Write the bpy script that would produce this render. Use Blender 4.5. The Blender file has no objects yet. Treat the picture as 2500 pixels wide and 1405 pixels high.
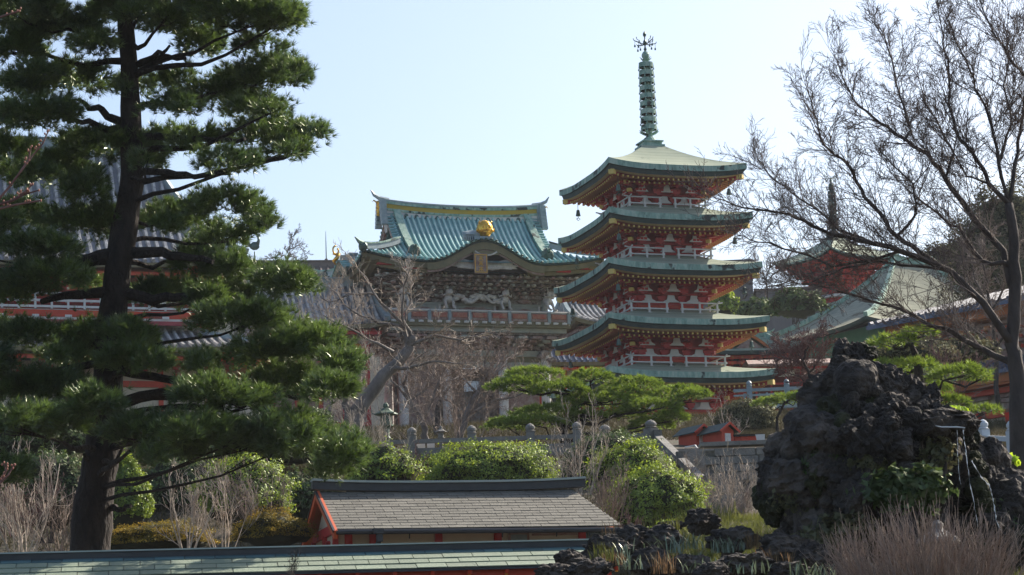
import bpy, math, random
import numpy as np
from mathutils import Vector, Matrix, noise as mnoise
sc = bpy.context.scene
C = sc.collection
R = math.radians
# ------------------------------------------------------------ camera
F_PX, CX, CY = 6200.0, 1250.0, 702.5        # focal length and centre, in pixels of the 2500 px wide photograph
PITCH, ROLL = R(10.6), R(2.1)
EYE = Vector((0, 0, 1.6))
fw = Vector((0, math.cos(PITCH), math.sin(PITCH)))
up0 = Vector((0, -math.sin(PITCH), math.cos(PITCH)))
rt0 = Vector((1, 0, 0))
rt = rt0*math.cos(ROLL) - up0*math.sin(ROLL)
up = up0*math.cos(ROLL) + rt0*math.sin(ROLL)
cam_d = bpy.data.cameras.new('camera'); cam = bpy.data.objects.new('camera', cam_d); C.objects.link(cam)
cam.matrix_world = Matrix(((rt.x, up.x, -fw.x, EYE.x), (rt.y, up.y, -fw.y, EYE.y), (rt.z, up.z, -fw.z, EYE.z), (0, 0, 0, 1)))
cam_d.sensor_width = 36; cam_d.lens = 36*F_PX/2500; cam_d.clip_start = 0.1; cam_d.clip_end = 6000
sc.camera = cam
# ------------------------------------------------------------ light
SUN_EL, SUN_AZ = R(37), R(45)               # azimuth from +Y towards +X
w = bpy.data.worlds.new('World'); sc.world = w; w.use_nodes = True
nt = w.node_tree; bg = nt.nodes['Background']
sky = nt.nodes.new('ShaderNodeTexSky'); sky.sky_type = 'NISHITA'; sky.sun_disc = False
sky.sun_elevation = SUN_EL; sky.sun_rotation = SUN_AZ
sky.air_density = 1.0; sky.dust_density = 2.2; sky.ozone_density = 1.7; sky.altitude = 0
nt.links.new(sky.outputs[0], bg.inputs[0]); bg.inputs[1].default_value = 0.108
sd = bpy.data.lights.new('sun', 'SUN'); sd.energy = 5.0; sd.angle = R(0.5); sd.color = (1, .90, .76)
so = bpy.data.objects.new('sun', sd); C.objects.link(so)
tosun = Vector((math.sin(SUN_AZ)*math.cos(SUN_EL), math.cos(SUN_AZ)*math.cos(SUN_EL), math.sin(SUN_EL)))
so.rotation_euler = tosun.to_track_quat('Z', 'Y').to_euler(); so.location = (30, 0, 60)
sc.view_settings.view_transform = 'Standard'; sc.view_settings.look = 'None'
sc.view_settings.exposure = 0.78; sc.view_settings.gamma = 1
sc.view_settings.use_curve_mapping = False
sc.cycles.max_bounces = 6; sc.cycles.use_denoising = True
# ------------------------------------------------------------ helpers
def at(px, py, Y):
    d = fw + rt*((px-CX)/F_PX) + up*((CY-py)/F_PX)
    return EYE + d*(Y/d.y)
def mpp(Y): return Y*1.03/F_PX             # metres per pixel at that distance
def tag(o, label=None, cat=None, group=None, kind=None):
    if label: o['label'] = label
    if cat: o['category'] = cat
    if group: o['group'] = group
    if kind: o['kind'] = kind
    return o
def empty(name, loc=(0, 0, 0), rz=0, label=None, cat=None, group=None):
    o = bpy.data.objects.new(name, None); C.objects.link(o); o.location = loc; o.rotation_euler = (0, 0, rz)
    o.empty_display_size = .3
    return tag(o, label, cat, group)
def copy_tree(o, parent=None, loc=None, rz=None, scale=None):
    c = o.copy(); C.objects.link(c); c.parent = parent
    if loc is not None: c.location = loc
    if rz is not None: c.rotation_euler = (0, 0, rz)
    if scale is not None: c.scale = (scale,)*3 if not hasattr(scale, '__len__') else scale
    for ch in list(o.children): copy_tree(ch, c)
    return c
class MB:
    def __init__(s): s.v = []; s.f = []; s.m = []; s.tf = None
    def add(s, vs, fs, m=0):
        b = len(s.v)
        if s.tf is not None: vs = [s.tf @ Vector(v) for v in vs]
        s.v.extend([tuple(v) for v in vs])
        for f in fs: s.f.append(tuple(i+b for i in f)); s.m.append(m)
    def box(s, c, d, m=0, rz=0, rx=0, ry=0):
        hx, hy, hz = d[0]/2, d[1]/2, d[2]/2
        vs = [Vector((x, y, z)) for x in (-hx, hx) for y in (-hy, hy) for z in (-hz, hz)]
        if rz or rx or ry:
            M = Matrix.Rotation(rz, 3, 'Z') @ Matrix.Rotation(ry, 3, 'Y') @ Matrix.Rotation(rx, 3, 'X')
            vs = [M @ v for v in vs]
        c = Vector(c)
        s.add([v+c for v in vs], [(0, 1, 3, 2), (4, 6, 7, 5), (0, 4, 5, 1), (2, 3, 7, 6), (0, 2, 6, 4), (1, 5, 7, 3)], m)
    def bar(s, a, b, w_, h_, m=0):          # box from a to b
        a = Vector(a); b = Vector(b); d = b-a; L = d.length
        if L < 1e-6: return
        z = d/L; x = z.cross(Vector((0, 0, 1)))
        if x.length < 1e-3: x = Vector((1, 0, 0))
        x.normalize(); y = x.cross(z)
        vs = []
        for p in (a, b):
            for sx, sy in ((-1, -1), (1, -1), (1, 1), (-1, 1)): vs.append(p + x*sx*w_/2 + y*sy*h_/2)
        s.add(vs, [(3, 2, 1, 0), (4, 5, 6, 7), (0, 1, 5, 4), (1, 2, 6, 5), (2, 3, 7, 6), (3, 0, 4, 7)], m)
    def tube(s, pts, rad, n=6, m=0, cap=True):
        pts = [Vector(p) for p in pts]; k = len(pts)
        if not hasattr(rad, '__len__'): rad = [rad]*k
        vs = []; ref = Vector((0.13, 0.21, 0.97))
        for i, p in enumerate(pts):
            t = (pts[min(i+1, k-1)] - pts[max(i-1, 0)])
            if t.length < 1e-9: t = Vector((0, 0, 1))
            t.normalize()
            x = t.cross(ref)
            if x.length < .1: x = t.cross(Vector((1, 0, 0)))
            x.normalize(); y = t.cross(x)
            for j in range(n):
                a = 2*math.pi*j/n
                vs.append(p + (x*math.cos(a) + y*math.sin(a))*rad[i])
        fs = []
        for i in range(k-1):
            for j in range(n):
                j2 = (j+1) % n
                fs.append((i*n+j, i*n+j2, (i+1)*n+j2, (i+1)*n+j))
        if cap and n > 3: fs.append(tuple(range(n-1, -1, -1))); fs.append(tuple(range((k-1)*n, k*n)))
        s.add(vs, fs, m)
    def lathe(s, prof, c=(0, 0, 0), n=12, m=0, sx=1, sy=1):
        vs = []
        for r, z in prof:
            for j in range(n):
                a = 2*math.pi*j/n; vs.append((c[0]+r*sx*math.cos(a), c[1]+r*sy*math.sin(a), c[2]+z))
        k = len(prof); fs = []
        for i in range(k-1):
            for j in range(n): fs.append((i*n+j, i*n+(j+1) % n, (i+1)*n+(j+1) % n, (i+1)*n+j))
        fs.append(tuple(range(n-1, -1, -1))); fs.append(tuple(range((k-1)*n, k*n)))
        s.add(vs, fs, m)
    def prism(s, poly, y0, y1, m=0):        # polygon in x,z extruded along y
        n = len(poly)
        vs = [(x, y0, z) for x, z in poly] + [(x, y1, z) for x, z in poly]
        fs = [tuple(range(n)), tuple(range(2*n-1, n-1, -1))]
        for i in range(n): j = (i+1) % n; fs.append((i, i+n, j+n, j))
        s.add(vs, fs, m)
    def grid(s, P, nu, nv, m=0):
        vs = [P(i/nu, j/nv) for j in range(nv+1) for i in range(nu+1)]
        fs = [(j*(nu+1)+i, j*(nu+1)+i+1, (j+1)*(nu+1)+i+1, (j+1)*(nu+1)+i) for j in range(nv) for i in range(nu)]
        s.add(vs, fs, m)
    def blob(s, c, r, m=0, n=2, amp=.15, fr=2.0, seed=0.):
        vs, fs = ICO[n]
        c = Vector(c); r = r if hasattr(r, '__len__') else (r, r, r)
        out = []
        for v in vs:
            k = 1 + amp*mnoise.noise(v*fr + Vector((seed, seed*1.7, 3.1))) if amp else 1
            out.append(c + Vector((v.x*r[0]*k, v.y*r[1]*k, v.z*r[2]*k)))
        s.add(out, fs, m)
    def build(s, name, mats, parent=None, smooth=False, loc=None, rz=0):
        me = bpy.data.meshes.new(name)
        me.from_pydata(s.v, [], s.f)
        if not isinstance(mats, (list, tuple)): mats = [mats]
        for q in mats: me.materials.append(q)
        me.polygons.foreach_set('material_index', s.m)
        if smooth: me.polygons.foreach_set('use_smooth', [True]*len(s.f))
        me.update()
        o = bpy.data.objects.new(name, me); C.objects.link(o)
        if parent is not None: o.parent = parent
        if loc is not None: o.location = loc
        o.rotation_euler = (0, 0, rz)
        return o
import bmesh
ICO = {}
for _n in (1, 2, 3, 4, 5):
    _b = bmesh.new(); bmesh.ops.create_icosphere(_b, subdivisions=_n, radius=1)
    ICO[_n] = ([v.co.copy() for v in _b.verts], [tuple(v.index for v in f.verts) for f in _b.faces]); _b.free()
def npmesh(name, V, k, mats, parent=None, mi=None, extra=None):
    """V: (n*k,3) loose k-gons; extra: an MB whose faces are appended (material 1)"""
    V = np.asarray(V, dtype=np.float32).reshape(-1, 3); nf = len(V)//k
    loops = np.arange(nf*k, dtype=np.int32); starts = np.arange(nf, dtype=np.int32)*k
    totals = np.full(nf, k, dtype=np.int32); matix = np.zeros(nf, dtype=np.int32)
    if extra is not None and extra.v:
        b = len(V); V = np.vstack([V, np.array(extra.v, dtype=np.float32)])
        el = [i+b for f in extra.f for i in f]; et = [len(f) for f in extra.f]
        es = np.cumsum([0]+et[:-1]) + len(loops)
        loops = np.concatenate([loops, np.array(el, dtype=np.int32)]); starts = np.concatenate([starts, es.astype(np.int32)])
        totals = np.concatenate([totals, np.array(et, dtype=np.int32)]); matix = np.concatenate([matix, np.array(extra.m, dtype=np.int32)])
    me = bpy.data.meshes.new(name)
    me.vertices.add(len(V)); me.vertices.foreach_set('co', V.ravel())
    me.loops.add(len(loops)); me.loops.foreach_set('vertex_index', loops)
    me.polygons.add(len(starts)); me.polygons.foreach_set('loop_start', starts)
    if not isinstance(mats, (list, tuple)): mats = [mats]
    for q in mats: me.materials.append(q)
    me.polygons.foreach_set('material_index', matix)
    me.update(calc_edges=True); me.validate()
    o = bpy.data.objects.new(name, me); C.objects.link(o)
    if parent is not None: o.parent = parent
    return o
# ------------------------------------------------------------ materials
def lin(c):
    if isinstance(c, str):
        c = [int(c[i:i+2], 16)/255 for i in (0, 2, 4)]
        return tuple((x/12.92 if x <= .04045 else ((x+.055)/1.055)**2.4) for x in c)
    return c
MATS = {}
def mat(name, col, col2=None, scale=3., rough=.8, bump=0., bscale=None, metal=0., stretch=None, contrast=.25, col3=None, island=0., spec=None):
    m = bpy.data.materials.new(name); m.use_nodes = True; n = m.node_tree; L = n.links
    b = n.nodes['Principled BSDF']; b.inputs['Roughness'].default_value = rough; b.inputs['Metallic'].default_value = metal
    if spec is not None: b.inputs['Specular IOR Level'].default_value = spec
    tc = n.nodes.new('ShaderNodeTexCoord'); src = tc.outputs['Object']
    if stretch:
        mp = n.nodes.new('ShaderNodeMapping'); mp.inputs['Scale'].default_value = stretch; L.new(src, mp.inputs[0]); src = mp.outputs[0]
    col = lin(col)
    out = None
    if col2 is not None:
        col2 = lin(col2)
        nz = n.nodes.new('ShaderNodeTexNoise'); nz.inputs['Scale'].default_value = scale; nz.inputs['Detail'].default_value = 6
        nz.inputs['Roughness'].default_value = .65
        L.new(src, nz.inputs[0])
        cr = n.nodes.new('ShaderNodeValToRGB')
        cr.color_ramp.elements[0].position = .5-contrast; cr.color_ramp.elements[0].color = (*col, 1)
        cr.color_ramp.elements[1].position = .5+contrast; cr.color_ramp.elements[1].color = (*col2, 1)
        if col3 is not None:
            e = cr.color_ramp.elements.new(.5); e.color = (*lin(col3), 1)
        L.new(nz.outputs[0], cr.inputs[0]); out = cr.outputs[0]
    if island:
        g = n.nodes.new('ShaderNodeNewGeometry'); hs = n.nodes.new('ShaderNodeHueSaturation')
        mr = n.nodes.new('ShaderNodeMapRange'); mr.inputs[3].default_value = 1-island; mr.inputs[4].default_value = 1+island
        L.new(g.outputs['Random Per Island'], mr.inputs[0]); L.new(mr.outputs[0], hs.inputs['Value'])
        if out is not None: L.new(out, hs.inputs['Color'])
        else: hs.inputs['Color'].default_value = (*col, 1)
        out = hs.outputs[0]
    if out is not None: L.new(out, b.inputs['Base Color'])
    else: b.inputs['Base Color'].default_value = (*col, 1)
    if bump:
        n2 = n.nodes.new('ShaderNodeTexNoise'); n2.inputs['Scale'].default_value = bscale or scale*3; n2.inputs['Detail'].default_value = 8
        L.new(src, n2.inputs[0]); bp = n.nodes.new('ShaderNodeBump'); bp.inputs['Strength'].default_value = bump; bp.inputs['Distance'].default_value = .1
        L.new(n2.outputs[0], bp.inputs['Height']); L.new(bp.outputs[0], b.inputs['Normal'])
    MATS[name] = m
    return m
def leafmat(name, col, col2, scale=1.2, trans=.35, island=.35, rough=.5, gloss=.12, contrast=.2):
    m = mat(name, col, col2, scale=scale, island=island, contrast=contrast)
    n = m.node_tree; L = n.links; b = n.nodes['Principled BSDF']; o = n.nodes['Material Output']
    csrc = b.inputs['Base Color'].links[0].from_socket
    df = n.nodes.new('ShaderNodeBsdfDiffuse'); tr = n.nodes.new('ShaderNodeBsdfTranslucent'); gl = n.nodes.new('ShaderNodeBsdfGlossy')
    gl.inputs['Roughness'].default_value = rough; gl.inputs[0].default_value = (.8, .85, .7, 1)
    hs = n.nodes.new('ShaderNodeHueSaturation'); hs.inputs['Value'].default_value = 1.8; hs.inputs['Hue'].default_value = .48
    L.new(csrc, hs.inputs['Color']); L.new(hs.outputs[0], tr.inputs[0]); L.new(csrc, df.inputs[0])
    m1 = n.nodes.new('ShaderNodeMixShader'); m1.inputs[0].default_value = trans; L.new(df.outputs[0], m1.inputs[1]); L.new(tr.outputs[0], m1.inputs[2])
    m2 = n.nodes.new('ShaderNodeMixShader'); m2.inputs[0].default_value = gloss; L.new(m1.outputs[0], m2.inputs[1]); L.new(gl.outputs[0], m2.inputs[2])
    L.new(m2.outputs[0], o.inputs[0])
    return m
def brickmat(name, col, col2, mortar, bw, bh, rough=.8, msize=.02, axes='XZ', nmix=.35, nscale=1.5):
    m = bpy.data.materials.new(name); m.use_nodes = True; n = m.node_tree; L = n.links
    b = n.nodes['Principled BSDF']; b.inputs['Roughness'].default_value = rough
    tc = n.nodes.new('ShaderNodeTexCoord'); sp = n.nodes.new('ShaderNodeSeparateXYZ'); cb = n.nodes.new('ShaderNodeCombineXYZ')
    L.new(tc.outputs['Object'], sp.inputs[0]); L.new(sp.outputs[axes[0]], cb.inputs[0]); L.new(sp.outputs[axes[1]], cb.inputs[1])
    bt = n.nodes.new('ShaderNodeTexBrick'); L.new(cb.outputs[0], bt.inputs[0])
    bt.inputs['Color1'].default_value = (*lin(col), 1); bt.inputs['Color2'].default_value = (*lin(col2), 1); bt.inputs['Mortar'].default_value = (*lin(mortar), 1)
    bt.inputs['Scale'].default_value = 1; bt.inputs['Brick Width'].default_value = bw; bt.inputs['Row Height'].default_value = bh
    bt.inputs['Mortar Size'].default_value = msize; bt.inputs['Mortar Smooth'].default_value = .2
    nz = n.nodes.new('ShaderNodeTexNoise'); nz.inputs['Scale'].default_value = nscale; nz.inputs['Detail'].default_value = 7; L.new(tc.outputs['Object'], nz.inputs[0])
    mr = n.nodes.new('ShaderNodeMapRange'); mr.inputs[1].default_value = .3; mr.inputs[2].default_value = .7; mr.inputs[3].default_value = 1-nmix; mr.inputs[4].default_value = 1+nmix*.6
    L.new(nz.outputs[0], mr.inputs[0]); hs = n.nodes.new('ShaderNodeHueSaturation'); L.new(bt.outputs[0], hs.inputs['Color']); L.new(mr.outputs[0], hs.inputs['Value'])
    L.new(hs.outputs[0], b.inputs['Base Color'])
    bp = n.nodes.new('ShaderNodeBump'); bp.inputs['Strength'].default_value = .5; bp.inputs['Distance'].default_value = .02; bp.invert = True
    L.new(bt.outputs['Fac'], bp.inputs['Height']); L.new(bp.outputs[0], b.inputs['Normal'])
    return m
def seams(m, axis, freq, dark=.72, width=.12):
    # thin course lines at regular heights on a roof covering
    n = m.node_tree; L = n.links; b = n.nodes['Principled BSDF']
    tc = n.nodes.new('ShaderNodeTexCoord'); sp = n.nodes.new('ShaderNodeSeparateXYZ'); L.new(tc.outputs['Object'], sp.inputs[0])
    a = n.nodes.new('ShaderNodeMath'); a.operation = 'MULTIPLY'; a.inputs[1].default_value = freq; L.new(sp.outputs[axis], a.inputs[0])
    f = n.nodes.new('ShaderNodeMath'); f.operation = 'FRACT'; L.new(a.outputs[0], f.inputs[0])
    g = n.nodes.new('ShaderNodeMath'); g.operation = 'LESS_THAN'; g.inputs[1].default_value = width; L.new(f.outputs[0], g.inputs[0])
    mx = n.nodes.new('ShaderNodeMix'); mx.data_type = 'RGBA'; mx.blend_type = 'MULTIPLY'; L.new(g.outputs[0], mx.inputs[0])
    L.new(b.inputs['Base Color'].links[0].from_socket, mx.inputs[6]); mx.inputs[7].default_value = (dark, dark, dark, 1); L.new(mx.outputs[2], b.inputs['Base Color'])
    bp = n.nodes.new('ShaderNodeBump'); bp.inputs['Strength'].default_value = .6; bp.inputs['Distance'].default_value = .02; L.new(f.outputs[0], bp.inputs['Height'])
    L.new(bp.outputs[0], b.inputs['Normal'])
    return m
def stains(m, scale, thr, col=(.03, .045, .04), stretch=None):
    # dark corrosion patches with their own shapes
    n = m.node_tree; L = n.links; b = n.nodes['Principled BSDF']
    tc = n.nodes.new('ShaderNodeTexCoord'); mp = n.nodes.new('ShaderNodeMapping'); mp.inputs['Scale'].default_value = stretch or (1, 1, 1); L.new(tc.outputs['Object'], mp.inputs[0])
    nz_ = n.nodes.new('ShaderNodeTexNoise'); nz_.inputs['Scale'].default_value = scale; nz_.inputs['Detail'].default_value = 5; L.new(mp.outputs[0], nz_.inputs[0])
    mr = n.nodes.new('ShaderNodeMapRange'); mr.inputs[1].default_value = thr; mr.inputs[2].default_value = thr+.05; L.new(nz_.outputs[0], mr.inputs[0])
    mx = n.nodes.new('ShaderNodeMix'); mx.data_type = 'RGBA'; L.new(mr.outputs[0], mx.inputs[0])
    L.new(b.inputs['Base Color'].links[0].from_socket, mx.inputs[6]); mx.inputs[7].default_value = (*col, 1); L.new(mx.outputs[2], b.inputs['Base Color'])
    return m
copper = mat('copper', (.16, .27, .22), (.38, .48, .40), 2.2, .7, bump=.25, bscale=6, contrast=.13, stretch=(1.6, 1.6, .5), col3=(.24, .39, .32))
stains(copper, 1.7, .585, stretch=(1, 1, .8))
copper_top = mat('copper_top', (.26, .31, .24), (.35, .39, .29), 1.0, .8, bump=.1, contrast=.25, spec=.15)
seams(copper_top, 'Z', 4.0, .78, .16)
stains(copper_top, 1.1, .66, (.12, .15, .12))
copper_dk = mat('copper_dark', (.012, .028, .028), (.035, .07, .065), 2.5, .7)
copper_blue = mat('copper_blue', (.10, .25, .27), (.22, .42, .41), 1.6, .5, bump=.1, bscale=5, contrast=.2)
rib_teal = mat('rib_teal', (.20, .40, .40), (.40, .60, .57), 1.8, .35, contrast=.18, bump=.1)  # paler than the pans: sunlit highlights of the ribs put into the colour
ridge_grey = mat('ridge_grey', (.17, .24, .27), (.36, .42, .43), 2.2, .5, contrast=.2)
vermil = mat('vermilion', (.62, .068, .024), (.46, .040, .018), 2., .6, contrast=.3)
stains(vermil, 1.9, .63, (.26, .05, .03))
red = mat('red_paint', (.52, .038, .034), (.34, .022, .024), 2.5, .6, contrast=.3)
stains(red, 2.3, .62, (.16, .03, .028))
orange = mat('orange_paint', (.52, .11, .03), (.42, .17, .04), 2., .6)
ochre = mat('ochre_paint', (.42, .21, .07), (.42, .11, .04), 3., .6)
yellow = mat('yellow_paint', (.72, .56, .16), (.60, .42, .10), 6., .55)
cream = mat('cream_wall', (.60, .54, .42), (.50, .44, .33), 2.5, .85)
white = mat('white_paint', (.74, .72, .70), (.58, .56, .53), 3., .7)
gold = mat('gold', (.90, .55, .10), (.75, .38, .05), 4., .28, metal=.9)
dark = mat('dark_void', (.012, .010, .010), (.03, .022, .02), 2., .9)
bronze = mat('bronze', (.05, .09, .08), (.10, .16, .13), 5., .5, metal=.4)
stone = mat('stone', (.13, .125, .115), (.29, .275, .25), 2.2, .9, bump=.4, bscale=12)
stone_dk = mat('stone_dark', (.09, .09, .085), (.20, .19, .17), 1.8, .95, bump=.5, bscale=9)
wood_dk = mat('weathered_wood', (.10, .085, .07), (.20, .17, .14), 3, .85, stretch=(1, 1, 4))
# ------------------------------------------------------------ terrain
PROF = [(-40, 0), (0, 0), (20, .3), (36, 1.6), (44, 2.4), (50, 3.0), (58, 4.6), (62, 5.2), (66, 6.8), (72, 9.0), (78, 10.7), (83, 11.2), (90, 12.4), (100, 13.9), (112, 16.4), (122, 17.2), (130, 17.5),
        (136, 18.7), (142, 19.3), (165, 20), (200, 23), (300, 27), (600, 34), (3000, 60)]
_py = [p[0] for p in PROF]; _pz = [p[1] for p in PROF]
def sstep(a, b, x):
    t = min(1, max(0, (x-a)/(b-a))); return t*t*(3-2*t)
def ground_z(x, y):
    z = float(np.interp(y, _py, _pz))
    n = mnoise.noise(Vector((x*.12, y*.12, 0)))*.35 + mnoise.noise(Vector((x*.5, y*.5, 5)))*.10
    k = 1 if y < 100 else .3
    z += n*k*sstep(4, 20, y)
    # planted bank in front on the right
    b = sstep(.2, 2.2, x)*sstep(20, 26.5, y)*(1-sstep(33, 44, y))
    z += b*(3.35 + .20*(y-27) - z if y < 40 else 2.)
    return z
gm = MB()
def axis(vals):
    out = []
    for a, b, n in vals: out += [a+(b-a)*i/n for i in range(n)]
    return out + [vals[-1][1]]
gx = axis([(-1500, -200, 8), (-200, -60, 8), (-60, -20, 14), (-20, 20, 90), (20, 60, 14), (60, 200, 8), (200, 1500, 8)])
gy = axis([(-40, 16, 14), (16, 50, 70), (50, 150, 110), (150, 320, 14), (320, 3000, 12)])
vs = [(x, y, ground_z(x, y)) for y in gy for x in gx]
nx = len(gx)
gm.add(vs, [(j*nx+i, j*nx+i+1, (j+1)*nx+i+1, (j+1)*nx+i) for j in range(len(gy)-1) for i in range(nx-1)])
soil = mat('soil', (.055, .040, .026), (.025, .035, .012), .9, .95, bump=.6, bscale=5, contrast=.18, col3=(.065, .05, .03))
gr = gm.build('ground', soil, smooth=True); gr['kind'] = 'structure'
# ------------------------------------------------------------ pagoda
YAW = R(18.5)
def rotz(k): return Matrix.Rotation(k*math.pi/2, 4, 'Z')
def sq_roof(mb, h, zt, hin, rise, curve=.45, upl=.28, fas=.33, dk=.24, mt=0, mf=1, md=2, top=None):
    """square roof: eave half h at top-edge height zt, rises to half hin; fascia and dark band below"""
    def U(t): return upl*abs(t)**3.2
    for k in range(4):
        mb.tf = rotz(k)
        def P(u, v):
            t = 2*u-1; hw = h + (hin-h)*v
            z = zt + rise*((1-curve)*v + curve*v*v) + U(t)*(1-v)**1.6
            return (t*hw, -hw, z)
        mb.grid(P, 28, 10, mt)
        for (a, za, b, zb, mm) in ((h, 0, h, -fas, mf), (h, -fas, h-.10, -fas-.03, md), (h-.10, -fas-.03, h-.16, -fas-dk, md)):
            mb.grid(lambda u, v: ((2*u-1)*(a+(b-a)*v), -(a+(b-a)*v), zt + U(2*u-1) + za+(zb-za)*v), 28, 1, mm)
    mb.tf = None
    return U
def rafters(mb, h, zt, hw, U, fas, dk, cb=0, soff=1, raf=2, tip=3, pitch=.27, slope=.42):
    """eave board, soffit boards and two rows of rafters; zt = top edge of the roof eave"""
    z0 = zt - fas - dk
    for k in range(4):
        mb.tf = rotz(k)
        a, b = h-.16, h-.34
        mb.grid(lambda u, v: ((2*u-1)*(a+(b-a)*v), -(a+(b-a)*v), z0 + U(2*u-1) - .07*v), 28, 1, cb)
        a2, b2 = h-.34, hw
        def S(u, v):
            q = a2+(b2-a2)*v
            return ((2*u-1)*q, -q, z0 - .07 + U(2*u-1)*(1-v)**1.6 + slope*(a2-q)*.55)
        mb.grid(S, 28, 6, 4)
        n = int(2*(h-.3)/pitch)
        for i in range(n+1):
            x = -(h-.36) + i*(2*(h-.36))/n
            t = x/h; uz = U(t)
            # flying rafter
            y0, y1 = -(h-.42), -max(h-1.35, abs(x)*.98)
            if y0 < y1-.05:
                mb.bar((x, y0, z0-.14+uz), (x, y1, z0-.14+uz*.55+(y1-y0)*slope*.5), .10, .12, raf)
                mb.box((x, y0-.012, z0-.14+uz), (.085, .03, .09), tip)
            y0, y1 = -(h-1.0), -max(hw, abs(x)*.98)
            if y0 < y1-.05:
                uu = uz*.5
                mb.bar((x, y0, z0-.22+uu), (x, y1, z0-.22+(y1-y0)*slope*.6), .09, .11, 4)
                mb.box((x, y0-.012, z0-.22+uu), (.085, .03, .09), tip)
        # hip rafter
        mb.bar((-(h-.30), -(h-.30), z0-.16+U(1)), (-hw, -hw, z0-.16+(h-hw)*slope*.5), .24, .26, 4)
        mb.box((-(h-.28), -(h-.28), z0-.16+U(1)), (.30, .30, .24), tip, rz=math.pi/4)
    mb.tf = None
BELL = [(-.40, 0), (.40, 0), (.34, .10), (.20, .22), (.16, .50), (.13, .58), (-.13, .58), (-.16, .50), (-.20, .22), (-.34, .10)]
def brackets(mb, hw, ztop, H, reach, bays=3, mr=0, mw=1, my=2):
    """three-stepped bracket clusters on a square wall of half hw hanging below ztop"""
    tiers = 4
    for k in range(4):
        mb.tf = rotz(k)
        cols = [-hw + 2*hw*i/bays for i in range(bays+1)]
        for i, x in enumerate(cols):
            corner = i in (0, bays)
            for t in range(tiers):
                z = ztop - H + H*(t+.5)/tiers
                out = reach*(t+1)/tiers
                wd = (.24, .32, .42, .56)[t]
                sx = x
                mb.box((sx, -(hw+out/2), z-.06), (.15, out+.1, H/tiers*.42), mr)            # arm
                mb.box((sx, -(hw+out), z+.02), (wd*1.5, .14, H/tiers*.40), mr)              # cross arm
                for e in (-1, 0, 1):
                    mb.box((sx+e*wd*.62, -(hw+out)-.004*e, z+H/tiers*.36), (.17, .17, H/tiers*.34), mr)
                if t == 2: mb.box((sx, -(hw+out+.10), z+.02), (.12, .10, .13), my if corner else mr)
            if corner and i == 0:
                for t in range(tiers):
                    z = ztop - H + H*(t+.5)/tiers; out = reach*(t+1)/tiers*1.05
                    mb.bar((x, -hw, z), (x-out, -hw-out, z), .17, H/tiers*.5, mr)
                    mb.box((x-out, -hw-out, z+.08), (.22, .22, H/tiers*.5), my if t in (1, 2) else mr, rz=math.pi/4)
        for (q, o_, th) in ((.97, .95, .10), (.70, .62, .09), (.34, .26, .11), (.0, .10, .13)):      # long purlins
            mb.box((0, -(hw+reach*o_), ztop-H+H*q), (2*(hw+reach*o_)-.02, .09, th), mr)
        bw = 2*hw/bays
        for i in range(bays):
            cx = -hw + bw*(i+.5)
            for zz, s_, o_ in ((ztop-H+H*.39, .80, .52), (ztop-H+H*.04, .92, .20)):
                poly = [(cx*(1+reach*o_/hw)+px_*bw*s_*1.1, zz + pz*H*.47) for px_, pz in BELL]
                mb.prism(poly, -(hw+reach*o_+.05), -(hw+reach*o_), mw)
    mb.tf = None
def railing(mb, h, z, H=.66, gap=.42, m=0, post=.085, nb=2):
    for k in range(4):
        mb.tf = rotz(k)
        y = -h
        for sgn in (-1, 1):
            x0, x1 = sgn*gap, sgn*h
            xe = sgn*(h+.30)
            mb.tube([(x0-sgn*.12, y, z+H), (x1, y, z+H), (xe, y, z+H+.05)], .038, 6, m)
            mb.bar((x0-sgn*.08, y, z+H*.5), (x1+sgn*.12, y, z+H*.5), .07, .06, m)
            for i in range(nb+1):
                x = x0 + (x1-x0)*i/nb
                if i == nb and sgn == 1: continue
                mb.box((x, y, z+H*.5-.02), (post, post, H-.03), m)
                mb.box((x, y, z+H*.5), (post*1.7, post*1.5, .11), m)
                mb.box((x, y, z+.07), (post*2.6, post*1.9, .13), m)
        mb.box((0, y, z+.03), (2*h+.34, .10, .07), m)
    mb.tf = None
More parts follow.
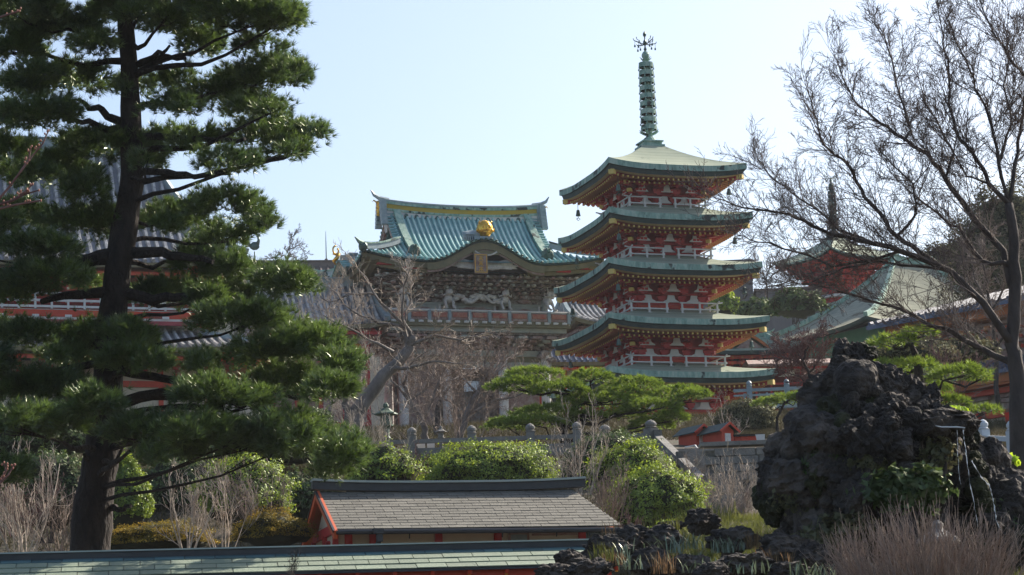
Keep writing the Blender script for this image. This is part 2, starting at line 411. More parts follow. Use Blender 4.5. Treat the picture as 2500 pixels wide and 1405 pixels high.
def finial(parent, z, H, m=None, r0=.42, rings=9, pr=.95):
    """square basin, bowl, nine rings, crown with bells, jewels"""
    m = m or copper
    b = MB(); b.box((0, 0, z+.06), (pr*1.3, pr*1.3, .12), 0); b.box((0, 0, z+.20), (pr*1.05, pr*1.05, .16), 0); b.box((0, 0, z+.31), (pr*1.2, pr*1.2, .07), 0)
    b.build('spire_base', [m], parent)
    b = MB(); zb = z+.34
    b.lathe([(.34, 0), (.36, .06), (.30, .20), (.20, .27), (.17, .32), (.20, .40), (.17, .46), (.14, .6), (.12, .75)], (0, 0, zb), 12)
    for j in range(8):
        a = j*math.pi/4; ca, sa = math.cos(a), math.sin(a)
        b.tube([(ca*.15, sa*.15, zb+.42), (ca*.34, sa*.34, zb+.50), (ca*.56, sa*.56, zb+.62)], [.07, .06, .01], 4)
    b.build('lotus_bowl', [m], parent)
    z1 = zb+.58; Hr = H*.60
    b = MB(); b.tube([(0, 0, zb+.6), (0, 0, z1+Hr+.3)], [.14, .09], 8); b.build('mast', [m], parent)
    for i in range(rings):
        q = MB(); zz = z1 + Hr*(i+.5)/rings; r = r0*(1-.10*i/rings); hh = Hr/rings*.60
        q.lathe([(r*.93, -hh/2), (r, -hh/2), (r, hh/2), (r*.93, hh/2), (r*.93, -hh/2)], (0, 0, zz), 20)
        for j in range(4):
            a = j*math.pi/2+.4; q.bar((0, 0, zz), (math.cos(a)*r*.96, math.sin(a)*r*.96, zz), .05, hh*.5)
        q.lathe([(.17, -hh*.55), (.19, 0), (.17, hh*.55)], (0, 0, zz), 10)
        for j in range(8):
            a = j*math.pi/4+.2; xx, yy = math.cos(a)*r*1.06, math.sin(a)*r*1.06
            q.tube([(xx*.94, yy*.94, zz+hh*.3), (xx, yy, zz-hh*.5), (xx, yy, zz-hh*.75)], .012, 3)
            q.lathe([(.012, .05), (.03, .03), (.04, -.05), (.03, -.06)], (xx, yy, zz-hh*.85), 6)
        q.build('ring', [m], parent)
    zc = z1+Hr
    b = MB()
    for j in range(6):
        a = j*math.pi/3; b.tube([(0, 0, zc), (math.cos(a)*.2, math.sin(a)*.2, zc+.10), (math.cos(a)*.34, math.sin(a)*.34, zc+.22)], [.06, .04, .01], 4)
    b.lathe([(.05, 0), (.13, .10), (.2, .22), (.21, .34), (.15, .46), (.05, .55)], (0, 0, zc+.03), 12)
    b.build('jewel', [m], parent)
    zt = zc+.42; b = MB(); top = z+H
    b.tube([(0, 0, zt-.05), (0, 0, top-.2)], [.045, .03], 6)
    b.lathe([(.03, -.15), (.09, 0), (.03, .15)], (0, 0, zt+.24), 8)
    b.lathe([(.03, -.2), (.10, 0), (.11, .06), (.03, .2)], (0, 0, top-.62), 8)
    b.lathe([(.02, -.16), (.09, -.05), (.10, .03), (.05, .12), (.01, .2)], (0, 0, top-.16), 8)
    zr = zt+.62
    for j in range(4):
        a = j*math.pi/2 + .25; ca, sa = math.cos(a), math.sin(a)
        b.tube([(0, 0, zr-.08), (ca*.25, sa*.25, zr-.10), (ca*.5, sa*.5, zr-.02), (ca*.70, sa*.70, zr+.02), (ca*.76, sa*.76, zr+.13)], [.04, .03, .03, .025, .02], 5)
        b.tube([(ca*.30, sa*.30, zr-.08), (ca*.36, sa*.36, zr+.08), (ca*.5, sa*.5, zr+.10), (ca*.55, sa*.55, zr+.24)], .022, 4)
        for q_ in (.42, .66):
            b.tube([(ca*q_, sa*q_, zr), (ca*q_, sa*q_, zr-.2)], .01, 3)
            b.lathe([(.015, .06), (.045, .02), (.05, -.07), (.03, -.08)], (ca*q_, sa*q_, zr-.26), 6)
    b.build('crown', [bronze], parent)
def wind_bell(parent, x, y, z):
    b = MB(); b.tube([(x, y, z+.45), (x, y, z+.05)], .014, 4)
    b.lathe([(.03, .08), (.09, .03), (.11, -.12), (.14, -.26), (.12, -.27)], (x, y, z), 8)
    b.tube([(x, y, z-.25), (x, y, z-.36)], .012, 4)
    b.tube([(x-.10, y, z-.43), (x, y, z-.36), (x+.10, y, z-.43), (x, y, z-.52), (x-.10, y, z-.43)], .022, 4)
    return b.build('wind_bell', [bronze], parent)
tan_board = mat('tan_board', (.50, .38, .20), (.40, .24, .10), 3., .6)
PY = 130.0
pag_base = at(1621, 1090, PY)
pag_x = pag_base.x
def pag_axis(): return Vector((pag_x, PY, 0))
Mz = Matrix.Rotation(YAW, 3, 'Z')
halves = [3.80, 3.93, 4.20, 4.36, 4.56]
cornrow = [412, 533, 656, 790, 921]
cornx = [1509, 1507, 1507, 1510, 1512]
pag_z0 = 17.5
pagoda = empty('pagoda', (pag_x, PY, pag_z0), YAW, 'tall red five storeyed pagoda with green copper roofs and a ringed spire', 'pagoda')
levels = []
for h, rx_, ry_ in zip(halves, cornx, cornrow):
    c = Vector((pag_x, PY, 0)) + Mz @ Vector((-(h-.2), -(h-.2), 0))
    levels.append(at(rx_, ry_, c.y).z - pag_z0)
FAS, DK, UPL = .30, .24, .26
WALL = [1.45, 1.55, 1.68, 1.80, 1.95]
for i, h in enumerate(halves):
    zc = levels[i]; zt = zc + FAS + DK - UPL*.9
    hw = WALL[i]
    b = MB()
    if i == 0:
        zap = at(1590, 358, PY).z - pag_z0
        U = sq_roof(b, h, zt, .48, zap-zt, .42, UPL, FAS, DK)
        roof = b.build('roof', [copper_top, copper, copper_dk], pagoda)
    else:
        U = sq_roof(b, h, zt, 1.75, .95, .35, UPL, FAS, DK)
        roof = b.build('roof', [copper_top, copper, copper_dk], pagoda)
    b = MB(); rafters(b, h, zt, hw+.2, U, FAS, DK); b.build('rafters', [tan_board, orange, ochre, yellow, red], roof)
    for (sx, sy) in ((-1, -1), (1, -1), (-1, 1), (1, 1)):
        q = (h-.75); wind_bell(roof, sx*q, sy*q, zt-FAS-DK-.62+U(.9)*.7)
    zr = zt - FAS - DK + .25         # underside where the brackets meet the rafters
    Hb = 1.42
    b = MB(); brackets(b, hw, zr+.10, Hb, 1.15); b.build('brackets', [red, white, yellow], pagoda)
    zbot = (levels[i+1] + FAS+DK-UPL*.9 + .3) if i < 4 else 0.
    b = MB(); b.box((0, 0, (zbot+zr+.2)/2), (2*hw, 2*hw, zr+.2-zbot), 0)
    for k in range(4):
        b.tf = rotz(k)
        n = 4
        for j in range(n):
            x = -hw+.06 + (2*hw-.12)*j/3
            b.tube([(x, -hw-.01, zbot), (x, -hw-.01, zr-.9)], .12, 8, 1)
        for zz in ((zr-Hb-.02), ):
            b.box((0, -hw-.03, zz), (2*hw+.3, .14, .16), 1)
        if i < 4:
            for j in (0, 2):
                x = -hw + 2*hw*(j+.5)/3
                b.box((x, -hw-.015, (zbot+zr-Hb)/2+.05), (2*hw/3-.32, .05, max(.1, zr-Hb-zbot-.2)), 2)
            b.box((0, -hw-.02, (zbot+zr-Hb)/2+.05), (2*hw/3-.26, .05, max(.1, zr-Hb-zbot-.1)), 0)
        else:
            for j in (0, 2):
                x = -hw + 2*hw*(j+.5)/3
                b.box((x, -hw-.015, 1.25), (2*hw/3-.28, .05, 2.3), 2)
            for zz in (.25, 2.35, 2.75): b.box((0, -hw-.05, zz), (2*hw+.2, .12, .2), 1)
            for dx in (-.28, .28): b.box((dx, -hw-.03, 1.3), (.50, .06, 2.0), 0)
    b.tf = None
    b.build('wall', [red, vermil, white], pagoda)
    if i < 4:
        hb = [2.10, 2.22, 2.36, 2.55][i]
        zb = levels[i+1] + FAS + DK - UPL*.9 + .95*((h+.15-hb)/(h+.15-1.75))**1.2 * .9 - .10
        b = MB(); b.box((0, 0, zb-.05), (2*hb-.05, 2*hb-.05, .08), 0); b.build('balcony_floor', [white], pagoda)
        b = MB(); railing(b, hb, zb); b.build('balcony_railing', [white], pagoda)
zap = at(1590, 358, PY).z - pag_z0
ztop = at(1573, 78, PY).z - pag_z0
finial(pagoda, zap-.12, ztop-zap+.12)
b = MB(); b.box((0, 0, -.35), (7.2, 7.2, 1.1), 0); b.box((0, 0, -.45), (7.9, 7.9, 1.0), 0); b.build('stone_base', [stone], pagoda)
# ------------------------------------------------------------ two storeyed gate
GYAW = R(19); GY = 140.0
Mg = Matrix.Rotation(GYAW, 3, 'Z')
carve = mat('carved_wood', (.10, .075, .07), (.46, .42, .38), 3.4, .8, contrast=.16, bump=.6, bscale=9, col3=(.27, .22, .195))
carve2 = mat('carved_brown', (.22, .10, .085), (.40, .33, .29), 2.8, .8, contrast=.2, bump=.5, bscale=9)
pale = mat('pale_carving', (.68, .66, .64), (.42, .40, .38), 4., .8, contrast=.2, bump=.4, bscale=12)
grey_gr = mat('grey_green_panel', (.27, .29, .26), (.42, .42, .36), 2.4, .8)
olive = mat('olive_board', (.13, .125, .07), (.24, .20, .11), 2.2, .7)
mustard = mat('mustard_band', (.50, .32, .03), (.36, .28, .05), 2., .6)
gpos = at(1136, 800, GY)
gx0, gz = gpos.x, 19.0
gate = empty('temple_gate', (gx0, GY, gz), GYAW, 'ornate two storeyed temple gate with turquoise tiled roof and golden mask on its curved gable', 'gate')
def gz_at(py, lx, ly, px_=None):
    """height above the gate's base of a picture row, for a local point"""
    p = Vector((gx0, GY, 0)) + Mg @ Vector((lx, ly, 0))
    # search column from x
    cx = CX
    for _ in range(6):
        q = at(cx, py, p.y); cx += (p.x-q.x)/mpp(p.y)
    return q.z - gz
HX, HY = 6.95, 4.1          # eave half sizes
GXR = 4.40                 # half length of the upper gabled part
zE = gz_at(641, 0, -HY); zR = gz_at(529, 0, 0)
VG = .46           # share of the run at which the gable starts
def prof(v, c=.50): return (1-c)*v + c*v*v
def gup(t): return .55*abs(t)**3.5
def fpt(x, v):             # front slope: x along the eave, v from eave to ridge
    y = -HY*(1-v)
    return (x, y, zE + (zR-zE)*prof(v) + gup(x/HX)*(1-v)**2)
def bx(v): return HX-(HX-GXR)*min(1., v/VG)
KW, KH, KC = 3.3, 1.22, .0      # curved gable (karahafu)
def kara(x):
    t = (x-KC)/KW
    if abs(t) >= 1: return 0.
    return KH*(.5+.5*math.cos(math.pi*t))**1.15
b = MB()
for sg in (0, 2):
    b.tf = Matrix.Rotation(sg*math.pi/2, 4, 'Z')
    b.grid(lambda u, v: fpt((2*u-1)*bx(v), v), 48, 16, 0)
    n = int(2*HX/.30)
    for i in range(n+1):
        x = -HX+.12 + i*(2*HX-.24)/n
        vm = 1.0 if abs(x) < GXR-.1 else (HX-abs(x))/(HX-GXR)*VG
        vm = min(vm, 1.0)
        if sg == 0 and abs(x-KC) < KW-.25: vs_ = max(.02, min(.42, kara(x)/(zR-zE)*1.35))
        else: vs_ = 0.
        if vm <= vs_+.03: continue
        k = 12
        pts = [Vector(fpt(x, vs_+(vm-vs_)*j/k)) + Vector((0, 0, .05)) for j in range(k+1)]
        if vs_ == 0.: pts[0].y -= .10
        b.tube(pts, .075, 6, 1, cap=True)
for sg in (1, 3):
    b.tf = Matrix.Rotation(sg*math.pi/2, 4, 'Z')
    # side skirts: local x runs along the side (half HY), y is the outward run from HX to GXR
    def spt(x, v):
        y = -(HX - (HX-GXR)*v)
        return (x, y, zE + (zR-zE)*prof(v*VG) + gup(x/HY)*(1-v)**2)
    b.grid(lambda u, v: spt((2*u-1)*HY*(1-VG*v), v), 20, 6, 0)
    n = int(2*HY/.30)
    for i in range(n+1):
        x = -HY+.12 + i*(2*HY-.24)/n
        vm = min(1.0, (HY-abs(x))/HY/VG)
        if vm < .06: continue
        pts = [Vector(spt(x, vm*j/6)) + Vector((0, 0, .05)) for j in range(7)]
        pts[0].y -= .1
        b.tube(pts, .075, 6, 1)
b.tf = None
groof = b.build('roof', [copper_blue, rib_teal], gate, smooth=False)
# edge tiles + eave boards
b = MB()
for sg, H1, H2 in ((0, HX, HY), (2, HX, HY), (1, HY, HX), (3, HY, HX)):
    b.tf = Matrix.Rotation(sg*math.pi/2, 4, 'Z')
    up_ = (lambda x, H1=H1: gup(x/H1))
    kk = (lambda x: kara(x)) if sg == 0 else (lambda x: 0.)
    def strip(y0, z0, y1, z1, m, nn=64):
        b.grid(lambda u, v: ((2*u-1)*(H1+ (0 if True else 0)), -(H2)+y0+(y1-y0)*v, zE + up_((2*u-1)*H1) + kk((2*u-1)*H1) + z0+(z1-z0)*v), nn, 1, m)
    strip(0, 0, .0, -.10, 1); strip(0, -.10, .16, -.12, 1); strip(.16, -.12, .18, -.42, 0); strip(.18, -.42, .40, -.42, 0); strip(.40, -.42, .42, -.62, 0); strip(.42, -.62, .9, -.55, 0)
b.tf = None
b.build('eave_board', [olive, copper_dk], groof)
b = MB()
for sg, H1, H2 in ((0, HX, HY), (1, HY, HX), (2, HX, HY), (3, HY, HX)):
    b.tf = Matrix.Rotation(sg*math.pi/2, 4, 'Z')
    n = int(2*H1/.24)
    for i in range(n+1):
        x = -H1+.5 + i*(2*H1-1.0)/n
        if sg == 0 and abs(x-KC) < 2.0: continue
        zz = zE-.58+gup(x/H1)
        b.bar((x, -H2+.52, zz), (x, -(H2-1.9), zz+.55), .09, .11, 0)
    if sg == 0:
        for x in (-5.7, -4.2, 4.6, 6.0): b.box((x, -H2+.36, zE-.40+gup(x/H1)), (.85, .14, .20), 1)
b.tf = None
b.grid(lambda u, v: ((2*u-1)*(HX-.9), (2*v-1)*(HY-.9), zE-.40+.5*(1-max(abs(2*u-1), abs(2*v-1)))), 8, 8, 0)
b.build('rafters', [olive, red], groof)
# curved gable roof
b = MB()
def kpt(x, s):             # s 0 at the front edge .. 1 where it dies into the slope
    zf = zE + kara(x) + .03
    # depth at which main slope reaches the same height
    y0 = -HY-.14
    v = 0.
    while v < .6 and fpt(x, v)[2] < zf: v += .01
    y1 = -HY*(1-v)+.05
    return Vector((x, y0+(y1-y0)*s, zf))
b.grid(lambda u, v: kpt(KC+(2*u-1)*KW*.98, v), 40, 3, 0)
n = int(2*KW/.30)
for i in range(n+1):
    x = KC - KW*.96 + i*2*KW*.96/n
    b.tube([kpt(x, 0)+Vector((0, 0, .05)), kpt(x, .5)+Vector((0, 0, .05)), kpt(x, 1)+Vector((0, 0, .05))], .07, 6, 2)
    p = kpt(x, 0); b.lathe([(.09, 0), (.10, .05), (.06, .09)], (p.x, p.y-.05, p.z+.0), 8, 1)
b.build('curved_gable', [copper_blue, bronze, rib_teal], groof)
b = MB()                   # curved bargeboard
def kb(u, dz, y): 
    x = KC+(2*u-1)*KW*1.02; return (x, y, zE+kara(x)+dz)
for (d0, d1, y0, y1, mm) in ((-.10, -.50, -HY-.02, -HY-.02, 0), (-.50, -.52, -HY-.02, -HY+.25, 0), (-.50, -.62, -HY+.06, -HY+.06, 1)):
    b.grid(lambda u, v: kb(u, d0+(d1-d0)*v, y0+(y1-y0)*v), 50, 1, mm)
b.prism([(KC-2.5, zE-.45), (KC-1.9, zE+.05), (KC-1.2, zE+.42), (KC-.5, zE+.66), (KC+.5, zE+.66), (KC+1.2, zE+.42), (KC+1.9, zE+.05), (KC+2.5, zE-.45)], -HY+.38, -HY+.46, 2)
for e in (-1, 1):          # scrolls below the crest
    b.tube([(KC+e*(.08+.55*math.sin(a*.5)), -HY-.02, zE+.50-.10*math.cos(a)) for a in np.linspace(0, 5, 9)], .055, 5, 3)
b.box((KC, -HY-.0, zE+.52), (1.5, .10, .20), 0)
for e in (-1, 1): b.blob((KC+e*1.25, -HY+.3, zE+.02), (.42, .12, .22), 3, 2, .5, 3.)
b.blob((KC, -HY+.3, zE-.12), (1.9, .10, .22), 3, 3, .5, 4.)
b.build('gable_board', [olive, carve2, dark, pale], groof)
b = MB(); py_ = -HY-.10
b.box((KC-.35, py_, zE-.10), (.78, .07, 1.12), 0)
for dx in (-.33, .33): b.box((KC-.35+dx, py_-.05, zE-.10), (.035, .03, 1.02), 1)
for dz in (-.48, .48): b.box((KC-.35, py_-.05, zE-.10+dz), (.68, .03, .035), 1)
for dz in (-.30, 0, .28):  # gilt strokes of three characters
    for (ax, az, bx_, bz) in ((-.12, .08, .12, .08), (0, .12, 0, -.12), (-.10, -.02, .10, -.02), (-.12, -.12, -.04, 0), (.12, -.12, .04, 0)):
        b.bar((KC-.35+ax, py_-.045, zE-.10+dz+az), (KC-.35+bx_, py_-.045, zE-.10+dz+bz), .03, .03, 1)
b.build('name_plaque', [carve2, gold], gate)
# golden mask on the curved gable
zk = zE+KH+.04; ky = -HY+.15
b = MB()
b.box((KC-.10, ky, zk+.08), (1.15, .5, .20), 1)
b.blob((KC-.7, ky+.2, zk+.30), (.55, .35, .30), 1, 2, .4, 3.)
for i in range(6): b.box((KC-1.25+i*.12, ky-.08, zk+.05), (.06, .3, .22), 1)
b.build('mask_stand', [ridge_grey], groof)
b = MB(); c0 = Vector((KC+.02, ky-.05, zk+.62))
b.blob(c0, (.46, .36, .50), 0, 3, .12, 2.5)
for e in (-1, 1):
    b.blob(c0+Vector((e*.17, -.27, .08)), .10, 0, 2, .1); b.blob(c0+Vector((e*.30, -.18, -.10)), (.12, .1, .12), 0, 2, .2)
    b.tube([c0+Vector((e*.28, -.05, .25)), c0+Vector((e*.36, -.1, .34)), c0+Vector((e*.33, -.15, .42))], [.07, .05, .03], 6)
    b.tube([c0+Vector((e*.30, -.1, -.15)), c0+Vector((e*.50, -.1, -.12)), c0+Vector((e*.50, -.12, .05))], [.08, .06, .02], 6)
    b.tube([c0+Vector((e*.20, -.25, .20)), c0+Vector((e*.08, -.32, .18))], [.05, .04], 5)
b.blob(c0+Vector((0, -.32, -.03)), (.09, .10, .10), 0, 2, .1); b.blob(c0+Vector((0, -.26, -.22)), (.20, .10, .08), 0, 2, .3, 4.)
for j in range(7):
    a = math.pi*(.15+.7*j/6); b.tube([c0+Vector((math.cos(a)*.34, -.1, math.sin(a)*.36)), c0+Vector((math.cos(a)*.42, -.14, math.sin(a)*.46))], [.10, .06], 5)
b.build('golden_mask', [gold], gate, smooth=True)
# main ridge
b = MB()
def rid(u, dy, dz):
    x = (2*u-1)*(GXR+.15); sag = .22*abs(2*u-1)**2.2
    return (x, dy, zR + dz + sag)
for (y0, z0, y1, z1, mm) in ((-.16, -.42, -.16, -.05, 2), (-.20, -.05, -.20, .08, 0), (-.20, .08, -.14, .10, 0), (-.14, .10, -.14, .34, 1), (-.20, .34, -.20, .48, 0), (-.20, .34, -.14, .34, 0), (-.20, .48, -.22, .50, 3), (-.22, .50, -.22, .58, 3), (-.22, .58, 0, .66, 3)):
    for sg in (1, -1):
        b.grid(lambda u, v: rid(u, sg*(y0+(y1-y0)*v), z0+(z1-z0)*v), 24, 1, mm)
n = 14
for i in range(n):
    u = .07+.86*i/(n-1); p = Vector(rid(u, -.20, -.22))
    b.blob(p, (.12, .05, .13), 4, 2, 0)
n = 29
for i in range(n):
    u = .06+.88*i/(n-1); p = Vector(rid(u, -.22, -.40)); b.blob(p, (.055, .04, .06), 4, 1, 0)
b.build('ridge', [copper, mustard, white, ridge_grey, bronze], groof)
# ridge end tiles, descending ridges, gable ends
for e in (-1, 1):
    b = MB(); x = e*(GXR+.15)
    b.tube([(x-e*.3, 0, zR+.78), (x+e*.25, 0, zR+.88), (x+e*.55, 0, zR+1.05), (x+e*.72, 0, zR+1.32)], [.13, .12, .09, .03], 6, 0)
    for sg in (-1, 1):
        for i in range(7):
            b.box((x+e*.16, sg*(.25+.06*i), zR+.62-.21*i), (.34, .42-.02*i, .19), 0)
    b.box((x+e*.05, 0, zR+.3), (.3, .5, .9), 0)
    b.build('ridge_end_tile', [ridge_grey], groof)
    for sg in (-1, 1):     # descending ridge on the slope
        b = MB()
        pts = []
        for j in range(11):
            v = 1-.78*j/10; xx = e*(GXR-.55 + .0*j)
            p = Vector((xx, sg*(-HY*(1-v)) if sg == 1 else HY*(1-v), zE+(zR-zE)*prof(v)))
            p.y = -sg*HY*(1-v) if sg == 1 else HY*(1-v)
            pts.append(p)
        for j in range(10):
            b.bar(pts[j]+Vector((0, 0, .16)), pts[j+1]+Vector((0, 0, .16)), .30, .32, 0)
            b.bar(pts[j]+Vector((0, 0, .36)), pts[j+1]+Vector((0, 0, .36)), .40, .09, 1)
        q = pts[-1]
        b.blob(q+Vector((0, -sg*.16, .22)), (.36, .20, .34), 2, 3, .25, 3.)
        b.tube([q+Vector((0, -sg*.2, .34)), q+Vector((0, -sg*.40, .40)), q+Vector((0, -sg*.5, .52))], [.13, .10, .05], 6, 2)
        b.build('descending_ridge', [copper_blue, copper, bronze], groof)
    for sg in (-1, 1):     # hip ridges
        b = MB(); pts = []
        for j in range(9):
            v = VG*(1-j/8.); xx = bx(v)
            pts.append(Vector((e*xx, -sg*HY*(1-v), zE+(zR-zE)*prof(v)+gup(1.)*(1-v)**2)))
        for j in range(8):
            b.bar(pts[j]+Vector((0, 0, .15)), pts[j+1]+Vector((0, 0, .15)), .26, .30, 0)
            b.bar(pts[j]+Vector((0, 0, .33)), pts[j+1]+Vector((0, 0, .33)), .34, .09, 1)
        d = (pts[-1]-pts[-2]).normalized(); q = pts[-1]
        b.tube([q+Vector((0, 0, .30)), q+d*.35+Vector((0, 0, .38)), q+d*.7+Vector((0, 0, .62))], [.15, .11, .03], 6, 1)
        b.blob(q+Vector((0, 0, .12)), (.26, .26, .28), 2, 2, .2, 3.)
        b.build('hip_ridge', [ridge_grey, copper, bronze], groof)
    # gable wall with stepped verge tiles
    b = MB(); xg = e*(GXR-.55)
    zb = zE+(zR-zE)*prof(VG)
    poly = []
    for j in range(9): v = VG+(1-VG)*j/8; poly.append((-HY*(1-v)*.96, zE+(zR-zE)*prof(v)-.10))
    poly += [(-y, z) for y, z in poly[::-1][1:]]
    vsL = [(xg, y, z) for y, z in poly]; b.add(vsL, [tuple(range(len(vsL)))], 0)
    for sg in (-1, 1):
        for j in range(12):
            v = VG+(1-VG)*(j+.5)/12
            y = -sg*HY*(1-v); z = zE+(zR-zE)*prof(v)
            b.tube([(e*(GXR-.6), y, z+.10), (e*(GXR+.12), y, z+.06)], .085, 6, 1)
            b.bar((e*(GXR-.05), y, z-.20), (e*(GXR-.05), y-sg*.0+.001, z-.02), .3, .10, 2)
        for j in range(8):
            v0 = VG+(1-VG)*j/8; v1 = VG+(1-VG)*(j+1)/8
            b.bar((e*(GXR-.02), -sg*HY*(1-v0), zE+(zR-zE)*prof(v0)-.22), (e*(GXR-.02), -sg*HY*(1-v1), zE+(zR-zE)*prof(v1)-.22), .12, .34, 2)
    b.blob((e*(GXR+.02), 0, zR-.65), (.10, .32, .42), 3, 2, .5, 4.)
    b.build('gable_end', [white, copper_blue, carve2, pale], groof)
    b = MB(); q = Vector((e*(GXR+.45), 0, zR+.35))
    for i in range(9):
        a = i*2.4; b.blob(q+Vector((e*.12*math.sin(a*1.3), .12*math.cos(a), .30-.085*i)), (.11, .13, .11), 0, 2, .3, 4.)
    b.tube([q+Vector((e*.05, 0, .25)), q+Vector((e*.28, 0, .40)), q+Vector((e*.34, 0, .30))], [.05, .04, .02], 5)
    b.build('golden_ridge_figure', [gold], groof, smooth=True)
# side curved gable with golden scroll
for e in (-1, ):
    b = MB(); SW = 1.7
    def sk(u, s):
        y = (2*u-1)*SW; t = 2*u-1
        z = zE+.02+.62*(.5+.5*math.cos(math.pi*t))**1.1
        return (e*(HX+.35-1.7*s), y, z)
    b.grid(lambda u, v: sk(u, v), 20, 3, 0)
    for i in range(11):
        u = .03+.94*i/10; b.tube([Vector(sk(u, s))+Vector((0, 0, .05)) for s in (0, .5, 1)], .07, 6, 0)
    b.grid(lambda u, v: (sk(u, 0)[0]-e*.05, sk(u, 0)[1], sk(u, 0)[2]-.05-.5*v), 20, 1, 1)
    b.build('side_gable', [copper_blue, olive], groof)
    b = MB(); q = Vector((e*(HX+.15), 0, zE+.72))
    b.box(q+Vector((-e*.45, 0, .10)), (.9, .34, .34), 0); b.box(q+Vector((-e*.7, 0, .36)), (.5, .42, .12), 0)
    b.build('side_ridge', [ridge_grey], groof)
    b = MB()
    b.tube([q+Vector((e*(.28+.16*math.sin(a)), 0, .55-.20*math.cos(a)+.02*a)) for a in np.linspace(-2.6, 3.2, 14)], .05, 6)
    b.tube([q+Vector((e*.1, 0, .38)), q+Vector((e*.2, 0, .15)), q+Vector((e*.42, 0, -.05)), q+Vector((e*.3, 0, -.25))], [.09, .12, .1, .05], 6)
    b.tube([q+Vector((e*.15, 0, .3)), q+Vector((e*.45, 0, .36))], [.08, .05], 6)
    b.build('golden_scroll', [gold], groof, smooth=True)
# ---- upper storey
zF = gz_at(797, 0, -2.1)            # floor level of balcony
zU = zE-.35
UX, UY = 4.13, 1.7
rg = random.Random(5)
b = MB()
tiers = 6
for t in range(tiers):              # carved corbels growing outwards
    f = t/(tiers-1); z = zF+1.75 + (zU-.25-(zF+1.75))*f
    hx, hy = UX+.1+1.5*f, UY+.1+1.5*f
    dz = (zU-zF-2.0)/tiers
    b.box((0, 0, z), (2*hx-.30, 2*hy-.30, dz*1.02), 0)
    for sgn in (-1, 1):
        n = 24
        for i in range(n):
            x = -hx + 2*hx*(i+.5)/n
            b.blob((x, sgn*hy, z+rg.uniform(-.04, .04)), (.13+.05*rg.random(), .16+.1*rg.random(), dz*.50), rg.choice((0, 1, 2, 3, 3)) if rg.random() < .65 else 0, 1, .4, 3., rg.random()*50)
            if (i+t) % 2: b.box((x, sgn*(hy+.08), z-.06), (.14, .45, .12), rg.choice((0, 1, 2)))
        n = 13
        for i in range(n):
            y = -hy + 2*hy*(i+.5)/n
            b.blob((sgn*hx, y, z), (.18, .14, dz*.5), rg.choice((0, 0, 1)), 1, .4, 3., rg.random()*50)
            if (i+t) % 2: b.box((sgn*(hx+.08), y, z-.06), (.45, .14, .12), rg.choice((0, 1, 2)))
b.build('upper_brackets', [carve, carve2, grey_gr, pale], gate)
b = MB()
b.box((0, 0, zF+.95), (2*UX-.1, 2*UY-.1, 1.9), 0)
for i, x in enumerate((-UX, -1.63, 1.63, UX)):
    for y in (-UY, UY): b.tube([(x, y, zF), (x, y, zF+1.8)], .20, 10, 1)
for z in (1.72, ): b.box((0, 0, zF+z), (2*UX+.5, 2*UY+.5, .22), 0)
b.box((0, -UY-.02, zF+1.28), (2*UX, .12, .14), 1)
for (x0, x1) in ((-3.75, -2.05), (-1.15, 1.15), (2.05, 3.75)):
    xm = (x0+x1)/2
    b.box((xm, -UY-.06, zF+.62), (x1-x0, .08, 1.15), 1)
    if abs(xm) < 1: b.box((xm, -UY-.12, zF+.60), (x1-x0-.5, .08, .85), 3); b.blob((xm, -UY-.16, zF+.85), (.95, .06, .25), 2, 3, .5, 5.)
    else: b.blob((xm, -UY-.12, zF+.60), (.52, .06, .48), 2, 3, .25, 4.)
    for xx in (x0, x1): b.box((xx, -UY-.13, zF+.62), (.12, .12, 1.2), 4)
    b.blob((xm, -UY-.12, zF+1.50), (.42, .08, .14), 2, 2, .4, 4.)
b.build('upper_wall', [carve, grey_gr, carve2, dark, pale], gate)
b = MB()                              # pale cloud dragon panel
for j in range(16):
    u = j/15; b.blob((-1.2+2.5*u, -UY-.50-.05*math.sin(j), zF+1.50+.16*math.sin(j*1.15)+(.18*(math.exp(-(u-.62)**2*40)))), (.20, .12, .13), 0, 2, .35, 4., j*3.3)
b.tube([(-1.4+2.8*u, -UY-.56, zF+1.50+.20*math.sin(u*13)) for u in np.linspace(0, 1, 30)], [.04+.07*math.sin(math.pi*u) for u in np.linspace(0, 1, 30)], 7)
b.build('dragon_carving', [pale], gate, smooth=True)
def guardian(x, y, z, rz):
    b = MB(); b.tf = Matrix.Translation((x, y, z)) @ Matrix.Rotation(rz, 4, 'Z')
    b.blob((0, -.05, .55), (.24, .30, .26), 0, 2, .15, 2.)              # chest
    b.blob((0, -.30, .88), (.21, .24, .22), 0, 2, .2, 3.)               # head
    b.blob((0, -.50, .80), (.14, .12, .10), 0, 2, .2, 3.)               # muzzle
    for e in (-1, 1):
        b.tube([(e*.12, -.25, 1.0), (e*.22, -.30, 1.18), (e*.26, -.38, 1.32)], [.06, .04, .015], 6)
        b.tube([(e*.18, -.15, .5), (e*.24, -.25, .28), (e*.20, -.35, .05), (e*.22, -.48, -.02)], [.12, .085, .07, .06], 6)
        b.blob((e*.22, -.50, -.04), (.09, .12, .06), 0, 1, .2)
        b.tube([(e*.16, -.3, .78), (e*.34, -.22, .70), (e*.40, -.2, .85)], [.06, .05, .02], 5)
    b.tf = None
    return b.build('guardian_beast', [pale], gate, smooth=True)
for x, rz in ((-1.63, 0), (1.63, 0), (UX+.0, .5), (-UX, -.4)): guardian(x, -UY-.40, zF+.95, rz)
for x in (-1.63, 1.63, UX, -UX):
    b = MB(); b.box((x, -UY-.35, zF+.45), (.42, .42, .9), 0); b.box((x, -UY-.35, zF+.06), (.54, .54, .12), 0); b.build('guardian_base', [ridge_grey], gate)
